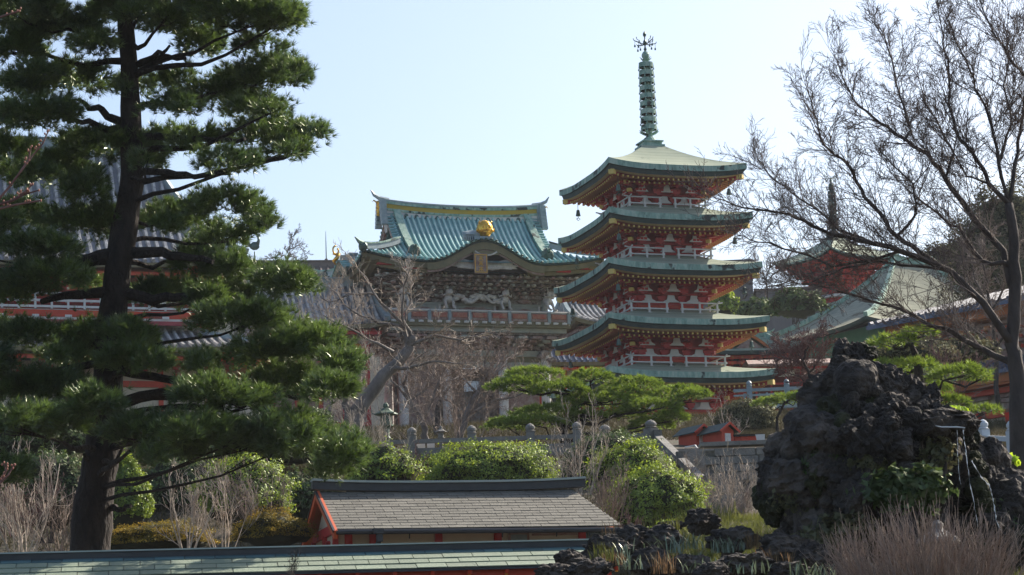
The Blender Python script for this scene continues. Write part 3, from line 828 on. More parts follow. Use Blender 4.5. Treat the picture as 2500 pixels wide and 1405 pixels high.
# balcony
b = MB(); BX, BY = 5.2, 2.6
b.box((0, 0, zF-.06), (2*BX+.2, 2*BY+.2, .12), 2)
for k, (H1, H2) in enumerate(((BX, BY), (BY, BX), (BX, BY), (BY, BX))):
    b.tf = Matrix.Rotation(k*math.pi/2, 4, 'Z')
    b.box((0, -H2, zF+.50), (2*H1-.1, .10, .36), 0)
    b.tube([(-H1-.2, -H2, zF+.76), (H1+.2, -H2, zF+.76)], .06, 6, 1)
    b.box((0, -H2-.0, zF+.28), (2*H1, .13, .10), 0)
    b.box((0, -H2+.02, zF+.13), (2*H1-.1, .10, .22), 2)
    n = int(2*H1/.52)
    for i in range(n):
        x = -H1 + 2*H1*(i+.5)/n
        b.box((x, -H2-.06, zF+.13), (.27, .08, .12), 1)
        b.blob((x, -H2-.08, zF+.13), (.17, .05, .08), 1, 1, .3, 5., i)
    n = int(2*H1/1.05)
    for i in range(n+1):
        x = -H1 + 2*H1*i/n
        b.box((x, -H2-.01, zF+.44), (.17, .18, .62), 3)
        if i < n:
            b.box((x+2*H1/n/2, -H2-.07, zF+.50), (2*H1/n-.34, .05, .25), 4)
b.tf = None
b.build('balcony', [carve2, white, olive, ridge_grey, mat('panel_red', (.36, .07, .05), (.42, .22, .15), 5., .7, contrast=.15)], gate)
b = MB()
b.box((0, 0, zF-.25), (2*BX-.2, 2*BY-.2, .26), 1); b.box((0, 0, zF-.42), (2*BX-.5, 2*BY-.5, .12), 0)
zL = gz_at(866, 0, -1.4)
for t in range(4):
    f = t/3; z = zL+.35 + (zF-.65-zL-.35)*f; hx, hy = 4.25+.75*f, 1.45+.9*f
    dz = (zF-.5-zL)/4.6
    b.box((0, 0, z), (2*hx-.3, 2*hy-.3, dz), 0)
    for sgn in (-1, 1):
        n = 13
        for i in range(n):
            x = -hx+2*hx*i/(n-1); wdt = .14+.22*f
            b.box((x, sgn*hy, z), (wdt*1.5, .42+.2*f, dz*.62), rg.choice((0, 1, 3)) if i % 2 else 3)
            b.blob((x+.18, sgn*(hy+.1), z-.05), (.15, .2, dz*.5), rg.choice((0, 2, 3, 4)), 1, .4, 3., rg.random()*40)
        for i in range(7):
            y = -hy+2*hy*i/6; b.box((sgn*hx, y, z), (.42+.2*f, wdt*1.5, dz*.62), 3)
            b.blob((sgn*(hx+.1), y+.3, z-.05), (.2, .15, dz*.5), rg.choice((0, 2, 4)), 1, .4, 3., rg.random()*40)
b.build('lower_brackets', [carve, grey_gr, carve2, carve2, pale], gate)
b = MB()
for z in (zL+.05, zL-.60): b.box((0, -1.45, z), (8.9, .34, .32), 0); b.box((0, 1.45, z), (8.9, .34, .32), 0)
for s_ in (-1, 1): b.box((s_*4.13, 0, zL+.05), (.34, 2.9, .32), 0); b.box((s_*4.13, 0, zL-.60), (.3, 2.9, .3), 0)
b.box((0, -1.45, zL-.28), (8.5, .12, .36), 1)
for x in (-4.13, -1.63, 1.63, 4.13):
    for i in range(3): b.blob((x+rg.uniform(-.3, .3), -1.75, zL-.3+.2*i), (.3, .2, .16), 2, 2, .5, 4., i*7)
b.build('beam', [grey_gr, olive, carve], gate)
for y in (-1.45, 1.45):
    for x in (-4.13, -1.63, 1.63, 4.13):
        b = MB(); b.tube([(x, y, 0), (x, y, zL)], .27, 12, 0); b.lathe([(.42, 0), (.42, .15), (.33, .25)], (x, y, 0), 12, 1); b.build('column', [white, stone], gate, smooth=False)
b = MB(); b.box((0, .9, zL/2-.2), (8.0, .3, zL-.5), 0)
for x in (-2.9, 2.9): b.box((x, 0, zL/2), (1.9, 2.2, zL-.6), 1)
b.build('passage_wall', [carve, carve2], gate)
b = MB(); b.box((0, 0, -.5), (11.5, 7.5, 1.0), 0); b.box((0, -4.2, -.7), (6, 1.4, .8), 0); b.build('stone_base', [stone], gate)
# ------------------------------------------------------------ halls behind and beside
tile_grey = mat('grey_roof_tile', (.085, .095, .115), (.20, .21, .225), 1.6, .32, contrast=.22, spec=.7)
rib_grey = mat('tile_rib_grey', (.18, .18, .19), (.55, .54, .52), 2.2, .45, contrast=.14)  # white mortar, plus sun highlights on the ribs painted into the colour
rib_blue = mat('tile_rib_blue', (.09, .12, .19), (.26, .28, .33), 2.2, .45, contrast=.2)  # ribs lighter than their tiles, sun highlight put into the colour
tile_brown = mat('brown_roof_tile', (.13, .10, .085), (.20, .16, .14), 1.2, .6)
tile_blue = mat('blue_roof_tile', (.05, .08, .16), (.12, .15, .22), 2., .45)
teal_paint = mat('teal_paint', (.05, .23, .17), (.10, .30, .23), 1.5, .6)
def zrow(py, px_, Y): return at(px_, py, Y).z
def tiled_roof(parent, hx, hy, gx, zE, zR, mr, pitch=.35, rr=.08, up=.4, curve=.4, verge=0., gy=0., ridge=None, rmat=None, name='roof', fas=None, sides=(0, 1, 2, 3), rh=.45):
    """hip roof (gx < hx) or gabled roof (gx == hx) with rows of round tiles; ridge along x"""
    b = MB(); gab = gx >= hx-.01
    def U(t): return up*abs(t)**3.5
    def pr(v): return (1-curve)*v+curve*v*v
    for k, (A, B, a1, b1) in enumerate(((hx, hy, gx, gy), (hy, hx, gy, gx), (hx, hy, gx, gy), (hy, hx, gy, gx))):
        if gab and k % 2: continue
        if k not in sides: continue
        b.tf = Matrix.Rotation(k*math.pi/2, 4, 'Z')
        def P(x, v): 
            bx_ = A+(a1-A)*v
            return Vector((x, -(B+(b1-B)*v), zE+(zR-zE)*pr(v)+U(x/A)*(1-v)**2))
        b.grid(lambda u, v: P((2*u-1)*(A+(a1-A)*v), v), 24, 8, 0)
        b.grid(lambda u, v: P((2*u-1)*A, 0)+Vector((0, .03*v, -.22*v)), 24, 1, 1)
        b.grid(lambda u, v: P((2*u-1)*A, 0)+Vector((0, .03+.35*v, -.22)), 24, 1, 1)
        if pitch:
            n = max(2, int(2*A/pitch))
            for i in range(n+1):
                x = -A+.08+(2*A-.16)*i/n
                vm = 1. if abs(x) <= a1 or abs(A-a1) < .01 else (A-abs(x))/(A-a1)
                if vm < .05: continue
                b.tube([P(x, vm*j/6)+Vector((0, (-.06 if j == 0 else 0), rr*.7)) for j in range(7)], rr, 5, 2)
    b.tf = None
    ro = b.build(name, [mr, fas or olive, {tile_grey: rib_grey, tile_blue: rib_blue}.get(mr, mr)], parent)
    b = MB(); rm = rmat or ridge_grey
    L = gx+(0.1 if gab else .2)
    for j in range(12):
        u0, u1 = -1+2*j/12, -1+2*(j+1)/12
        f = lambda u: Vector((u*L, 0, zR+rh/2-.05+.25*abs(u)**3))
        b.bar(f(u0), f(u1), .28, rh, 0); b.bar(f(u0)+Vector((0, 0, rh/2+.04)), f(u1)+Vector((0, 0, rh/2+.04)), .40, .09, 0)
    for e in (-1, 1):
        q = Vector((e*L, 0, zR+rh/2)); b.blob(q, (.16, .32, rh*.75), 0, 2, .3, 3.); b.tube([q+Vector((0, 0, rh*.5)), q+Vector((e*.25, 0, rh*.75)), q+Vector((e*.42, 0, rh*1.3))], [.10, .07, .02], 5)
    if not gab:
        for sx in (-1, 1):
            for sy in (-1, 1):
                pts = [Vector((sx*(hx+(gx-hx)*v), sy*(hy+(gy-hy)*v), zE+(zR-zE)*pr(v)+up*(1-v)**2+.10)) for v in [q/8 for q in range(9)]]
                for p, q in zip(pts, pts[1:]): b.bar(p, q, .24, .28, 0)
    b.build('ridge', [rm], ro)
    if gab:
        b = MB()
        for e in (-1, 1):
            for sy in (-1, 1):
                for j in range(12):
                    v = (j+.5)/12; b.tube([(e*(hx-.5), sy*hy*(1-v), zE+(zR-zE)*pr(v)+.12), (e*(hx+.08), sy*hy*(1-v), zE+(zR-zE)*pr(v)+.1)], .09, 5, 0)
                for j in range(8):
                    v0, v1 = j/8, (j+1)/8
                    b.bar((e*(hx+.0), sy*hy*(1-v0), zE+(zR-zE)*pr(v0)-.15), (e*(hx+.0), sy*hy*(1-v1), zE+(zR-zE)*pr(v1)-.15), .10, .30, 1)
        b.build('verge', [mr, vermil], ro)
    return ro
def walls(parent, hx, hy, z0, z1, mw, mp, posts=4, bands=(), pr=.13, name='wall', mb_=None):
    b = MB(); b.box((0, 0, (z0+z1)/2), (2*hx, 2*hy, z1-z0), 0); b.build(name, [mw], parent)
    b = MB()
    for (A, B, k, n) in ((hx, hy, 0, posts), (hy, hx, 1, max(2, int(posts*hy/hx)))):
        for s_ in (0, 2):
            b.tf = Matrix.Rotation((k+s_)*math.pi/2, 4, 'Z')
            for i in range(n+1):
                x = -A+2*A*i/n; b.box((x, -B-.03, (z0+z1)/2), (pr*1.8, .14, z1-z0), 0)
            for (z, t) in bands: b.box((0, -B-.05, z), (2*A+.2, .16, t), 0)
    b.tf = None
    b.build('frame', [mp], parent)
def soffit(parent, hx, hy, wx, wy, z, rise, m1, m2, m3, pitch=.35, name='rafters'):
    """underside of the eaves with rafters and painted tips"""
    b = MB()
    for k, (A, B, a, c) in enumerate(((hx, hy, wx, wy), (hy, hx, wy, wx))*2):
        b.tf = Matrix.Rotation(k*math.pi/2, 4, 'Z')
        b.grid(lambda u, v: ((2*u-1)*(A+(a-A)*v), -(B+(c-B)*v), z+rise*v), 12, 2, 0)
        b.box((0, -(B-.12), z-.09), (2*A-.24, .10, .18), 1)
        n = int(2*(A-.3)/pitch)
        for i in range(n+1):
            x = -(A-.3)+2*(A-.3)*i/n
            b.bar((x, -(B-.30), z-.07), (x, -c, z+rise-.07), .10, .12, 1); b.box((x, -(B-.29), z-.07), (.12, .03, .13), 2)
    b.tf = None
    b.build(name, [m1, m2, m3], parent)
def corbels(parent, hx, hy, z0, z1, out, n, m1, m2, name='brackets'):
    b = MB()
    for k, (A, B) in enumerate(((hx, hy), (hy, hx))*2):
        b.tf = Matrix.Rotation(k*math.pi/2, 4, 'Z')
        nn = max(2, round(n*A/hx))
        for i in range(nn+1):
            x = -A+2*A*i/nn
            for t in range(3):
                f = (t+1)/3; z = z0+(z1-z0)*(t+.5)/3
                b.box((x, -(B+out*f/2), z), (.16, out*f, (z1-z0)*.2), 0); b.box((x, -(B+out*f), z+.04), (.5+.3*f, .16, (z1-z0)*.18), 0)
                b.box((x, -(B+out*f+.09), z), (.12, .03, .12), 1)
        b.box((0, -(B+out*.9), z1+.02), (2*(A+out*.9)-.1, .12, .12), 0)
    b.tf = None
    b.build(name, [m1, m2], parent)
# --- 1: tall two storeyed hall on the left, behind the pine
Y = 126.; c = at(75, 900, Y); g0 = 17.2
h1 = empty('temple_hall', (c.x, Y, g0), R(19), 'tall red two storeyed hall with grey tiled roof and white railing behind the big pine', 'hall')
zE = zrow(640, 300, Y-4)-g0; zR = zrow(372, 135, Y)-g0
tiled_roof(h1, 10.0, 5.2, 6.1, zE, zR, tile_grey, .42, .11, .7, .45, rh=.8)
soffit(h1, 9.8, 5.0, 7.3, 3.2, zE-.35, .5, orange, vermil, yellow)
corbels(h1, 7.3, 3.2, zE-2.0, zE-.3, 1.5, 12, red, cream)
zB = zrow(752, 200, Y-4)-g0
walls(h1, 7.2, 3.1, zB, zE-.3, red, vermil, 6, ((zB+.9, .2), (zE-2.1, .2)))
b = MB()
for k, (A, B) in enumerate(((8.4, 4.4), (4.4, 8.4))*2):
    b.tf = Matrix.Rotation(k*math.pi/2, 4, 'Z')
    for z in (.12, .42, .78): b.box((0, -B, zB+z), (2*A, .09, .11), 0)
    n = int(2*A/.78)
    for i in range(n+1): b.box((-A+2*A*i/n, -B, zB+.42), (.10, .12, .84), 0)
    b.box((0, -B+.03, zB-.22), (2*A, .16, .34), 1); b.box((0, -B+.0, zB-.62), (2*A, .14, .20), 2); b.box((0, -B+.04, zB-.46), (2*A, .10, .14), 0)
    for i in range(0, n+1, 2): b.box((-A+2*A*i/n, -B-.08, zB-.36), (.34, .06, .14), 0)
b.tf = None; b.box((0, 0, zB-.03), (16.6, 8.6, .1), 0)
b.build('balcony', [white, vermil, mat('pink_beam', (.42, .08, .09), (.30, .05, .06), 3.)], h1)
zl = zrow(836, 450, Y-6)-g0
tiled_roof(h1, 11.2, 6.6, 7.6, zl, zB-.8, tile_grey, .42, .10, .4, .3, name='lower_roof', gy=3.6)
soffit(h1, 11., 6.4, 8.2, 4.2, zl-.35, .4, orange, vermil, cream)
corbels(h1, 8.2, 4.2, zl-1.2, zl-.3, 1.2, 10, red, cream)
walls(h1, 8.1, 4.1, 0, zl-.3, cream, vermil, 7, ((.9, .25), (zl-1.4, .3)), name='lower_wall')
# --- 2: long dark roof behind the gate with cockerel on its ridge
Y = 172.; c = at(800, 700, Y); g0 = 20.5
h2 = empty('long_hall', (c.x, Y, g0), R(8), 'long low hall with brown and grey roof behind the gate, under the cockerel', 'hall')
zE = zrow(722, 800, Y)-g0; zR = zrow(655, 800, Y)-g0
tiled_roof(h2, 9.5, 4.5, 9.3, zE, zR, tile_brown, .5, .09, .2, .2, rmat=tile_brown, rh=.5, gy=.2)
walls(h2, 8.6, 3.6, 0, zE-.1, cream, wood_dk, 8, ((zE-.8, .2),))
p = at(622, 634, Y)
b = MB(); b.tube([(0, 0, -.4), (0, 0, .55)], .05, 6); b.lathe([(.16, -.5), (.2, -.3), (.1, 0)], (0, 0, 0), 8)
b.blob((0, 0, .95), (.34, .14, .30), 0, 3, .1, 2.); b.tube([(.2, 0, 1.05), (.30, 0, 1.35), (.26, 0, 1.62)], [.16, .10, .08], 6); b.blob((.24, 0, 1.66), (.13, .09, .11), 0, 2, 0)
b.tube([(.34, 0, 1.64), (.46, 0, 1.60)], [.04, .01], 5)
for i in range(4): b.blob((.14+.08*i, 0, 1.80-.02*i), (.05, .03, .09), 0, 1, 0)
for i in range(5):
    a = i*.28; b.tube([(-.25, 0, .95), (-.45-.1*math.cos(a), 0, .95+.12*i), (-.75-.08*i, 0, .85+.22*i), (-.95+.02*i*i, 0, .75+.30*i)], [.08, .07, .05, .015], 5)
cock = b.build('cockerel_statue', [bronze], None, smooth=True, loc=p)
tag(cock, 'dark bronze cockerel standing on the left end of the long brown ridge', 'rooster statue')
p = at(797, 650, Y)
b = MB(); b.tube([(0, 0, -1.3), (0, 0, .5)], .11, 8, 1); b.tube([(0, 0, .4), (0, 0, 1.7), (0, 0, 2.45)], [.045, .03, .012], 6, 0); b.box((0, 0, .0), (.3, .3, .5), 1)
lr = b.build('lightning_rod', [bronze, tile_brown], None, loc=p); tag(lr, 'thin lightning rod rising into the sky left of the gate', 'lightning rod')
# --- 3: corridor roof left of the gate
Y = 137.; c = at(765, 800, Y); g0 = 18.6
h3 = empty('tiled_corridor', (c.x, Y, g0), R(14), 'low grey tiled roof with sunlit ribs between the pine and the gate', 'corridor')
zE = zrow(793, 800, Y-3)-g0; zR = zrow(697, 830, Y)-g0
tiled_roof(h3, 3.5, 3.2, 3.2, zE, zR, tile_grey, .36, .10, .25, .3, gy=.1)
soffit(h3, 3.3, 3.0, 2.7, 2., zE-.3, .3, vermil, red, orange)
walls(h3, 2.6, 1.9, 0, zE-.1, carve2, red, 4, ((zE-1.0, .3), (1.2, .2)))
# --- 4: bell tower like roof right of the gate
Y = 152.; c = at(1500, 900, Y); g0 = 19.5
h4 = empty('side_hall', (c.x, Y, g0), R(19), 'red side hall with ribbed grey roof between the gate and the pagoda', 'hall')
zE = zrow(796, 1400, Y-3)-g0; zR = zrow(738, 1480, Y)-g0
tiled_roof(h4, 3.6, 3.2, 3.2, zE, zR, tile_grey, .34, .09, .35, .45, gy=.1)
soffit(h4, 3.4, 3.0, 2.4, 2., zE-.3, .3, red, carve2, orange)
corbels(h4, 2.4, 2.0, zE-1.2, zE-.2, .8, 5, carve2, cream)
walls(h4, 2.3, 1.9, 0, zE-.1, carve2, red, 3, ((zE-1.3, .3), (1.2, .2)))
Y = 147.; c = at(1430, 900, Y); g0 = 19.4
h5 = empty('cloister', (c.x, Y, g0), R(8), 'low cloister with dark blue tiles and red eaves, behind the dwarf pine', 'cloister')
zE = zrow(885, 1400, Y-2)-g0; zR = zrow(842, 1400, Y)-g0
tiled_roof(h5, 3.6, 2.0, 3.2, zE, zR, tile_blue, .33, .07, .25, .3, gy=.1, rh=.3)
soffit(h5, 3.5, 1.9, 3., 1.3, zE-.28, .2, red, vermil, cream)
walls(h5, 2.9, 1.2, 0, zE-.1, cream, red, 4, ((1.2, .2),))
# --- 5: grey block building
Y = 178.; c = at(1790, 700, Y); g0 = 21.
zt = zrow(640, 1790, Y)-g0
conc = mat('grey_render', (.13, .125, .13), (.20, .19, .19), .8, .9, stretch=(3, 3, .4))
b5 = empty('concrete_building', (c.x, Y, g0), R(-4), 'grey windowless block with flat cornice behind the right side of the pagoda', 'building')
b = MB(); b.box((-1.2, 3, zt/2-.2), (5.2, 6, zt-.4), 0)
for x in (-3.2, -2.0, -.8, .4, 1.2): b.box((x, -.06, zt/2-.5), (.14, .12, zt-1.), 0)
b.build('wall', [conc], b5)
b = MB(); b.box((-1.2, 2.9, zt-.15), (5.6, 6.6, .34), 0); b.box((-1.2, 2.9, zt+.06), (5.3, 6.3, .10), 1); b.build('cornice', [tile_brown, conc], b5)
b = MB(); z2 = zrow(708, 1900, Y)-g0; b.box((3.9, 3, z2/2), (4.6, 5, z2), 0); b.box((3.9, 3, z2+.08), (4.9, 5.3, .16), 1); b.build('wing', [conc, tile_brown], b5)
# --- 6: far pagoda
Y = 186.; c = at(2040, 640, Y); g0 = 22.
t6 = empty('far_pagoda', (c.x, Y, g0), R(34), 'small distant red pagoda with green roof and thin spire behind bare branches', 'pagoda')
zE = zrow(628, 2035, Y-3)-g0; zA = zrow(580, 2035, Y)-g0; zT = zrow(430, 2030, Y)-g0
b = MB(); U = sq_roof(b, 3.35, zE+.1, .35, zA-zE-.1, .35, .42, .14, .12); rf = b.build('roof', [copper_top, copper, copper_dk], t6)
b = MB(); rafters(b, 3.35, zE+.1, 1.5, U, .14, .12, pitch=.4); b.build('rafters', [red, red, vermil, vermil, red], rf)
finial(t6, zA-.1, (zT-zA)*.98, bronze, .30, 9, .8)
b = MB()
for t in range(4):
    f = t/3; z = zE-1.6+1.15*f; q = 1.4+.9*f; b.box((0, 0, z), (2*q-.2, 2*q-.2, .34), 0)
    for k in range(4):
        b.tf = rotz(k)
        for i in range(6): b.box((-q+2*q*i/5, -q, z), (.22, .4, .22), 1)
    b.tf = None
b.build('brackets', [red, vermil], t6)
b = MB(); b.lathe([(1.35, 0), (1.35, zE-1.5)], (0, 0, 0), 20, 0); b.lathe([(1.8, -.1), (1.8, .1)], (0, 0, zE-2.6), 20, 1); b.build('wall', [red, white], t6, smooth=False)
b = MB(); zz = zE-4.2; U = sq_roof(b, 3.6, zz, 1.4, 1.1, .35, .42, .14, .12); b.build('lower_roof', [copper_top, copper, copper_dk], t6)
# --- 7: small teal roofed hall right of the pagoda
Y = 150.; c = at(1815, 900, Y); g0 = 19.4
h7 = empty('teal_roof_hall', (c.x, Y, g0), R(6), 'small red hall with flat teal copper roof and tiny gable right of the pagoda', 'hall')
zE = zrow(856, 1830, Y-3)-g0; zR = zrow(826, 1815, Y)-g0
tiled_roof(h7, 3.25, 3.0, 1.4, zE, zR, copper_top, None, 0, .3, .5, gy=.3, fas=copper_dk, rmat=copper, rh=.3)
b = MB(); xg, yg = .0, -2.2
for e in (-1, 1):
    pts = [(xg+e*1.25*(1-t), zE+.15+.95*(t**.8)) for t in [q/6 for q in range(7)]]
    for p, q in zip(pts, pts[1:]):
        b.bar((p[0], yg, p[1]), (q[0], yg, q[1]), .14, .16, 1); b.bar((p[0], yg+.9, p[1]+.14), (q[0], yg+.9, q[1]+.14), 2.0, .08, 0)
b.prism([(xg-.9, zE+.2), (xg+.9, zE+.2), (xg, zE+.95)], yg+.1, yg+.2, 2)
b.build('dormer_gable', [copper, orange, carve2], h7)
soffit(h7, 3.1, 2.85, 2.3, 2.1, zE-.25, .2, orange, vermil, orange)
corbels(h7, 2.3, 2.1, zE-1.15, zE-.2, .6, 8, vermil, orange)
walls(h7, 2.3, 2.1, 0, zE-.2, dark, red, 5, ((zE-1.25, .22), (1.5, .2)))
# --- 7b: red gallery below it
Y = 138.; c = at(1930, 940, Y); g0 = 19.0
h8 = empty('red_gallery', (c.x, Y, g0), R(6), 'open gallery of slim red posts and white gable panels right of the pagoda', 'gallery')
zE = zrow(893, 1930, Y)-g0; zb = zrow(958, 1930, Y)-g0
b = MB(); b.box((0, 1.2, (zE+zb)/2), (4.4, .1, zE-zb), 0); b.build('back_wall', [mat('maroon', (.09, .012, .015), (.15, .02, .02), 2.)], h8)
b = MB()
for i in range(6): b.tube([(-2.1+.84*i, -.9, 0), (-2.1+.84*i, -.9, zE)], .055, 8)
b.box((0, -.9, zE-.25), (4.5, .12, .12), 0); b.box((0, -.9, zb+.35), (4.5, .1, .1), 0); b.build('frame', [red], h8)
for i in range(3):
    b = MB(); x = -1.6+1.2*i; b.prism([(x-.45, zE-.75), (x+.45, zE-.35), (x+.45, zE-.75)], -.96, -.92); b.build('panel', [cream], h8)
b = MB(); b.add([(-2.6, -1.5, zE-.1), (2.6, -1.5, zE-.1), (2.4, 0, zE+.35), (-2.4, 0, zE+.35), (2.6, 1.5, zE-.1), (-2.6, 1.5, zE-.1)], [(0, 1, 2, 3), (3, 2, 4, 5)]); b.add([(-2.6, -1.5, zE-.2), (2.6, -1.5, zE-.2), (2.6, -1.5, zE-.1), (-2.6, -1.5, zE-.1), (2.6, 1.5, zE-.2), (-2.6, 1.5, zE-.2)], [(0, 1, 2, 3), (1, 0, 5, 4)])
b.build('roof', [carve2], h8)
# --- 8: large pyramid roof on the right
Y = 158.; c = at(2242, 900, Y); g0 = 19.7
h9 = empty('pyramid_roof_hall', (c.x, Y, g0), R(34), 'large hall with pale hipped copper roof and teal eaves at the right', 'hall')
zE = zrow(788, 2130, Y-9)-g0; zA = zrow(645, 2195, Y)-g0
pale_roof = mat('pale_copper_roof', (.25, .26, .21), (.36, .36, .28), .9, .95, contrast=.2, spec=.05)
seams(pale_roof, 'Z', 4., .8)
stains(pale_roof, .8, .6, (.16, .15, .11))
tiled_roof(h9, 9., 5.4, 1.5, zE, zA, pale_roof, None, 0, .35, .5, rmat=copper, fas=copper_dk, gy=.05, rh=.3)
b = MB()
for k, (A, B) in enumerate(((9., 5.4), (5.4, 9.))*2):
    b.tf = rotz(k)
    b.grid(lambda u, v: ((2*u-1)*(A-.2-1.7*v), -(B-.2-1.7*v), zE-.28+.45*v), 16, 2, 0)
    b.box((0, -(B-1.8), zE-.5), (2*A-3.6, .1, 1.2), 0)
b.tf = None; b.build('eaves', [teal_paint], h9)
walls(h9, 7.0, 3.4, 0, zE-.3, teal_paint, vermil, 7, ((zE-1.6, .25), (1.5, .2)))
# --- 9: red hall on the far right, facing left
Y = 106.; P0 = at(2262, 965, Y); g0 = 15.0
AJ = R(-47)
h10 = empty('vermilion_hall', (P0.x, Y, g0), AJ, 'vermilion and cream hall with rising eaves and red banner behind the right tree', 'hall')
def zj(row, px_=2262): return at(px_, row, Y).z-g0
LN = 11.
zo = zj(962)
b = MB(); b.box((LN/2, .9, zo/2-.6), (LN, 1.6, zo-.2+1.2), 0); b.build('wall', [cream], h10)
b = MB()
b.box((LN/2-.6, -.95, zo+.0), (LN+1.2, .12, .34), 0); b.box((LN/2-.4, -.62, zo-.20), (LN+.8, .6, .14), 0)
b.box((LN/2-.3, -.30, zo-.42), (LN+.5, .30, .22), 1)
n = int(LN/.3)
for i in range(n): b.bar((-.9+i*.36, -.90, zo-.12), (-.9+i*.36, 0, zo+.05), .10, .12, 0)
b.build('eave_band', [orange, vermil], h10)
for i in range(8):
    x = .35+1.25*i
    b = MB()
    for t in range(3): b.box((x, .10-.10*t, zo-1.0+.20*t), (.35+.28*t, .25, .17), 0)
    b.box((x, .08, zo-1.25), (.2, .2, .5), 0)
    b.build('bracket', [carve2], h10)
b = MB()
b.box((LN/2, .05, zo-1.30), (LN, .14, .30), 0); b.box((LN/2, .05, zo-2.0), (LN, .14, .16), 0); b.box((LN/2, .03, zo-2.75), (LN, .16, .25), 0)
for i in range(5): b.box((.15+2.5*i, .0, (zo-1.3)/2-.6), (.26, .24, zo-1.3+1.2), 0)
b.build('frame', [vermil], h10)
b = MB(); b.box((5.6, .06, zo-3.6), (1.7, .12, 1.2), 0); b.box((8.2, .06, zo-3.6), (1.8, .12, 1.2), 0); b.build('opening', [dark], h10)
b = MB()                              # upper tiers: tile skirt, then the main eaves
b.add([(-1.2, -1.25, zo+.30), (LN+1, -1.25, zo+.30), (LN+1, .6, zo+1.05), (.2, .6, zo+1.05), (-1.2, -1.25, zo+.15), (LN+1, -1.25, zo+.15)], [(0, 1, 2, 3), (4, 5, 1, 0)])
for i in range(34): b.tube([(-1.0+i*.36, -1.27, zo+.34), (-.9+i*.35+.1, .6, zo+1.1)], .07, 5)
b.build('skirt_roof', [tile_blue], h10)
zu = zj(800)
b = MB(); b.box((LN/2+.6, 1.6, (zo+zu)/2+.3), (LN-1., 2.6, zu-zo-.4), 0)
b.build('upper_wall', [carve2], h10)
b = MB()
for t in range(3):
    zz = zu-.55-.42*t
    b.box((LN/2, .30-.10*(2-t)*0, zz+.16), (LN-.4, .5-.1*t, .10), 0)
    for i in range(17):
        x = .3+.62*i; b.box((x, .12+.06*t, zz), (.30, .5-.1*t, .20), i % 2); b.box((x+.3, .2+.06*t, zz-.08), (.12, .4, .14), 2)
b.build('upper_brackets', [carve2, ochre, vermil], h10)
b = MB(); b.box((LN/2-.3, -.5, zu), (LN+2.4, .14, .42), 0); b.box((LN/2, -.1, zu-.2), (LN+1.8, .7, .12), 1)
for i in range(36): b.bar((-1.2+i*.36, -.46, zu-.20), (-1.2+i*.36, .4, zu-.1), .1, .12, 1)
b.build('upper_eave', [orange, ochre], h10)
b = MB()
b.add([(-2.2, -1.0, zu+.30), (LN+2, -1.0, zu+.30), (LN+2, 3.6, zu+1.6), (2.5, 3.6, zu+1.6), (-2.2, -1.0, zu+.12), (LN+2, -1.0, zu+.12)], [(0, 1, 2, 3), (4, 5, 1, 0)])
b.add([(-2.2, -1.0, zu+.30), (2.5, 3.6, zu+1.6), (-2.2, 8.2, zu+.30)], [(0, 1, 2)])
for i in range(38): 
    x = -2.+i*.38; v = min(1, (x+2.2)/4.7); b.tube([(x, -1.02, zu+.36), (x, -1.+4.6*v, zu+.36+1.3*v)], .09, 5)
b.build('upper_roof', [tile_blue], h10)
b = MB(); pb = Vector((4.9, -.30, zo-1.75))
b.grid(lambda u, v: (pb.x-.75+1.5*u, pb.y-.06*math.sin(u*9), pb.z+.40-(.40+.50*math.sin(math.pi*u))*v), 16, 4, 0)
for (x0, x1, z0_, z1_) in ((-.2, -.12, .1, -.25), (-.12, 0, -.25, .0), (0, .12, .0, -.25), (.12, .2, -.25, .1)):
    b.bar((pb.x+x0, pb.y-.09, pb.z+z0_), (pb.x+x1, pb.y-.09, pb.z+z1_), .07, .03, 1)
b.build('banner', [mat('banner_red', (.75, .03, .01), None), orange], h10)
# --- small objects on the terraces
def shrine(px_, py_, Y, rz, s, label):
    p = at(px_, py_, Y)
    r = empty('small_shrine', p, rz, label, 'shrine', 'little red shrines beside the pagoda steps'); r.scale = (s, s, s)
    b = MB(); b.box((0, .4, .45), (.9, 2.0, .9), 0); b.box((-.02, -.62, .42), (.42, .05, .62), 1)
    b.prism([(-.48, .9), (.48, .9), (0, 1.25)], -.58, 1.38, 0)
    b.build('body', [vermil, white], r)
    b = MB()
    for e in (-1, 1):
        b.add([(0, -.85, 1.42), (e*.75, -.85, .86), (e*.75, 1.65, .86), (0, 1.65, 1.42), (0, -.85, 1.36), (e*.75, -.85, .80), (e*.75, 1.65, .80), (0, 1.65, 1.36)], [(0, 1, 2, 3), (4, 7, 6, 5), (1, 5, 6, 2), (0, 4, 5, 1), (3, 2, 6, 7)], 0)
        b.bar((0, -.88, 1.36), (e*.76, -.88, .80), .05, .13, 1)
    b.build('roof', [copper_dk, vermil], r)
    b = MB(); b.box((0, .4, -.3), (1.1, 2.2, .6), 0); b.build('base', [stone], r)
shrine(1702, 1092, 92, R(32), .56, 'little red shrine with black roof, left one of two before the pagoda')
shrine(1764, 1090, 91, R(32), .58, 'little red shrine with black roof, right one of two, touching the red rack')
p = at(1812, 1098, 91)
r = empty('votive_rack', p, R(3), 'low bright red rack of votive plaques right of the little shrines', 'rack')
b = MB(); b.box((0, 0, .25), (1.45, .12, .42), 0); b.box((0, 0, .50), (1.5, .3, .07), 1); b.box((0, 0, .02), (1.5, .16, .05), 0)
for i in range(7): b.box((-.70+.235*i, -.07, .25), (.05, .06, .44), 0)
b.build('frame', [vermil, dark], r)
for i in range(6):
    b = MB(); b.box((-.58+.235*i, -.08, .25), (.15, .03, .13), 0); b.build('plaque', [mat('plaque_%d' % i, (.5+.05*i, .12, .05), (.3, .2, .1), 20.)], r)
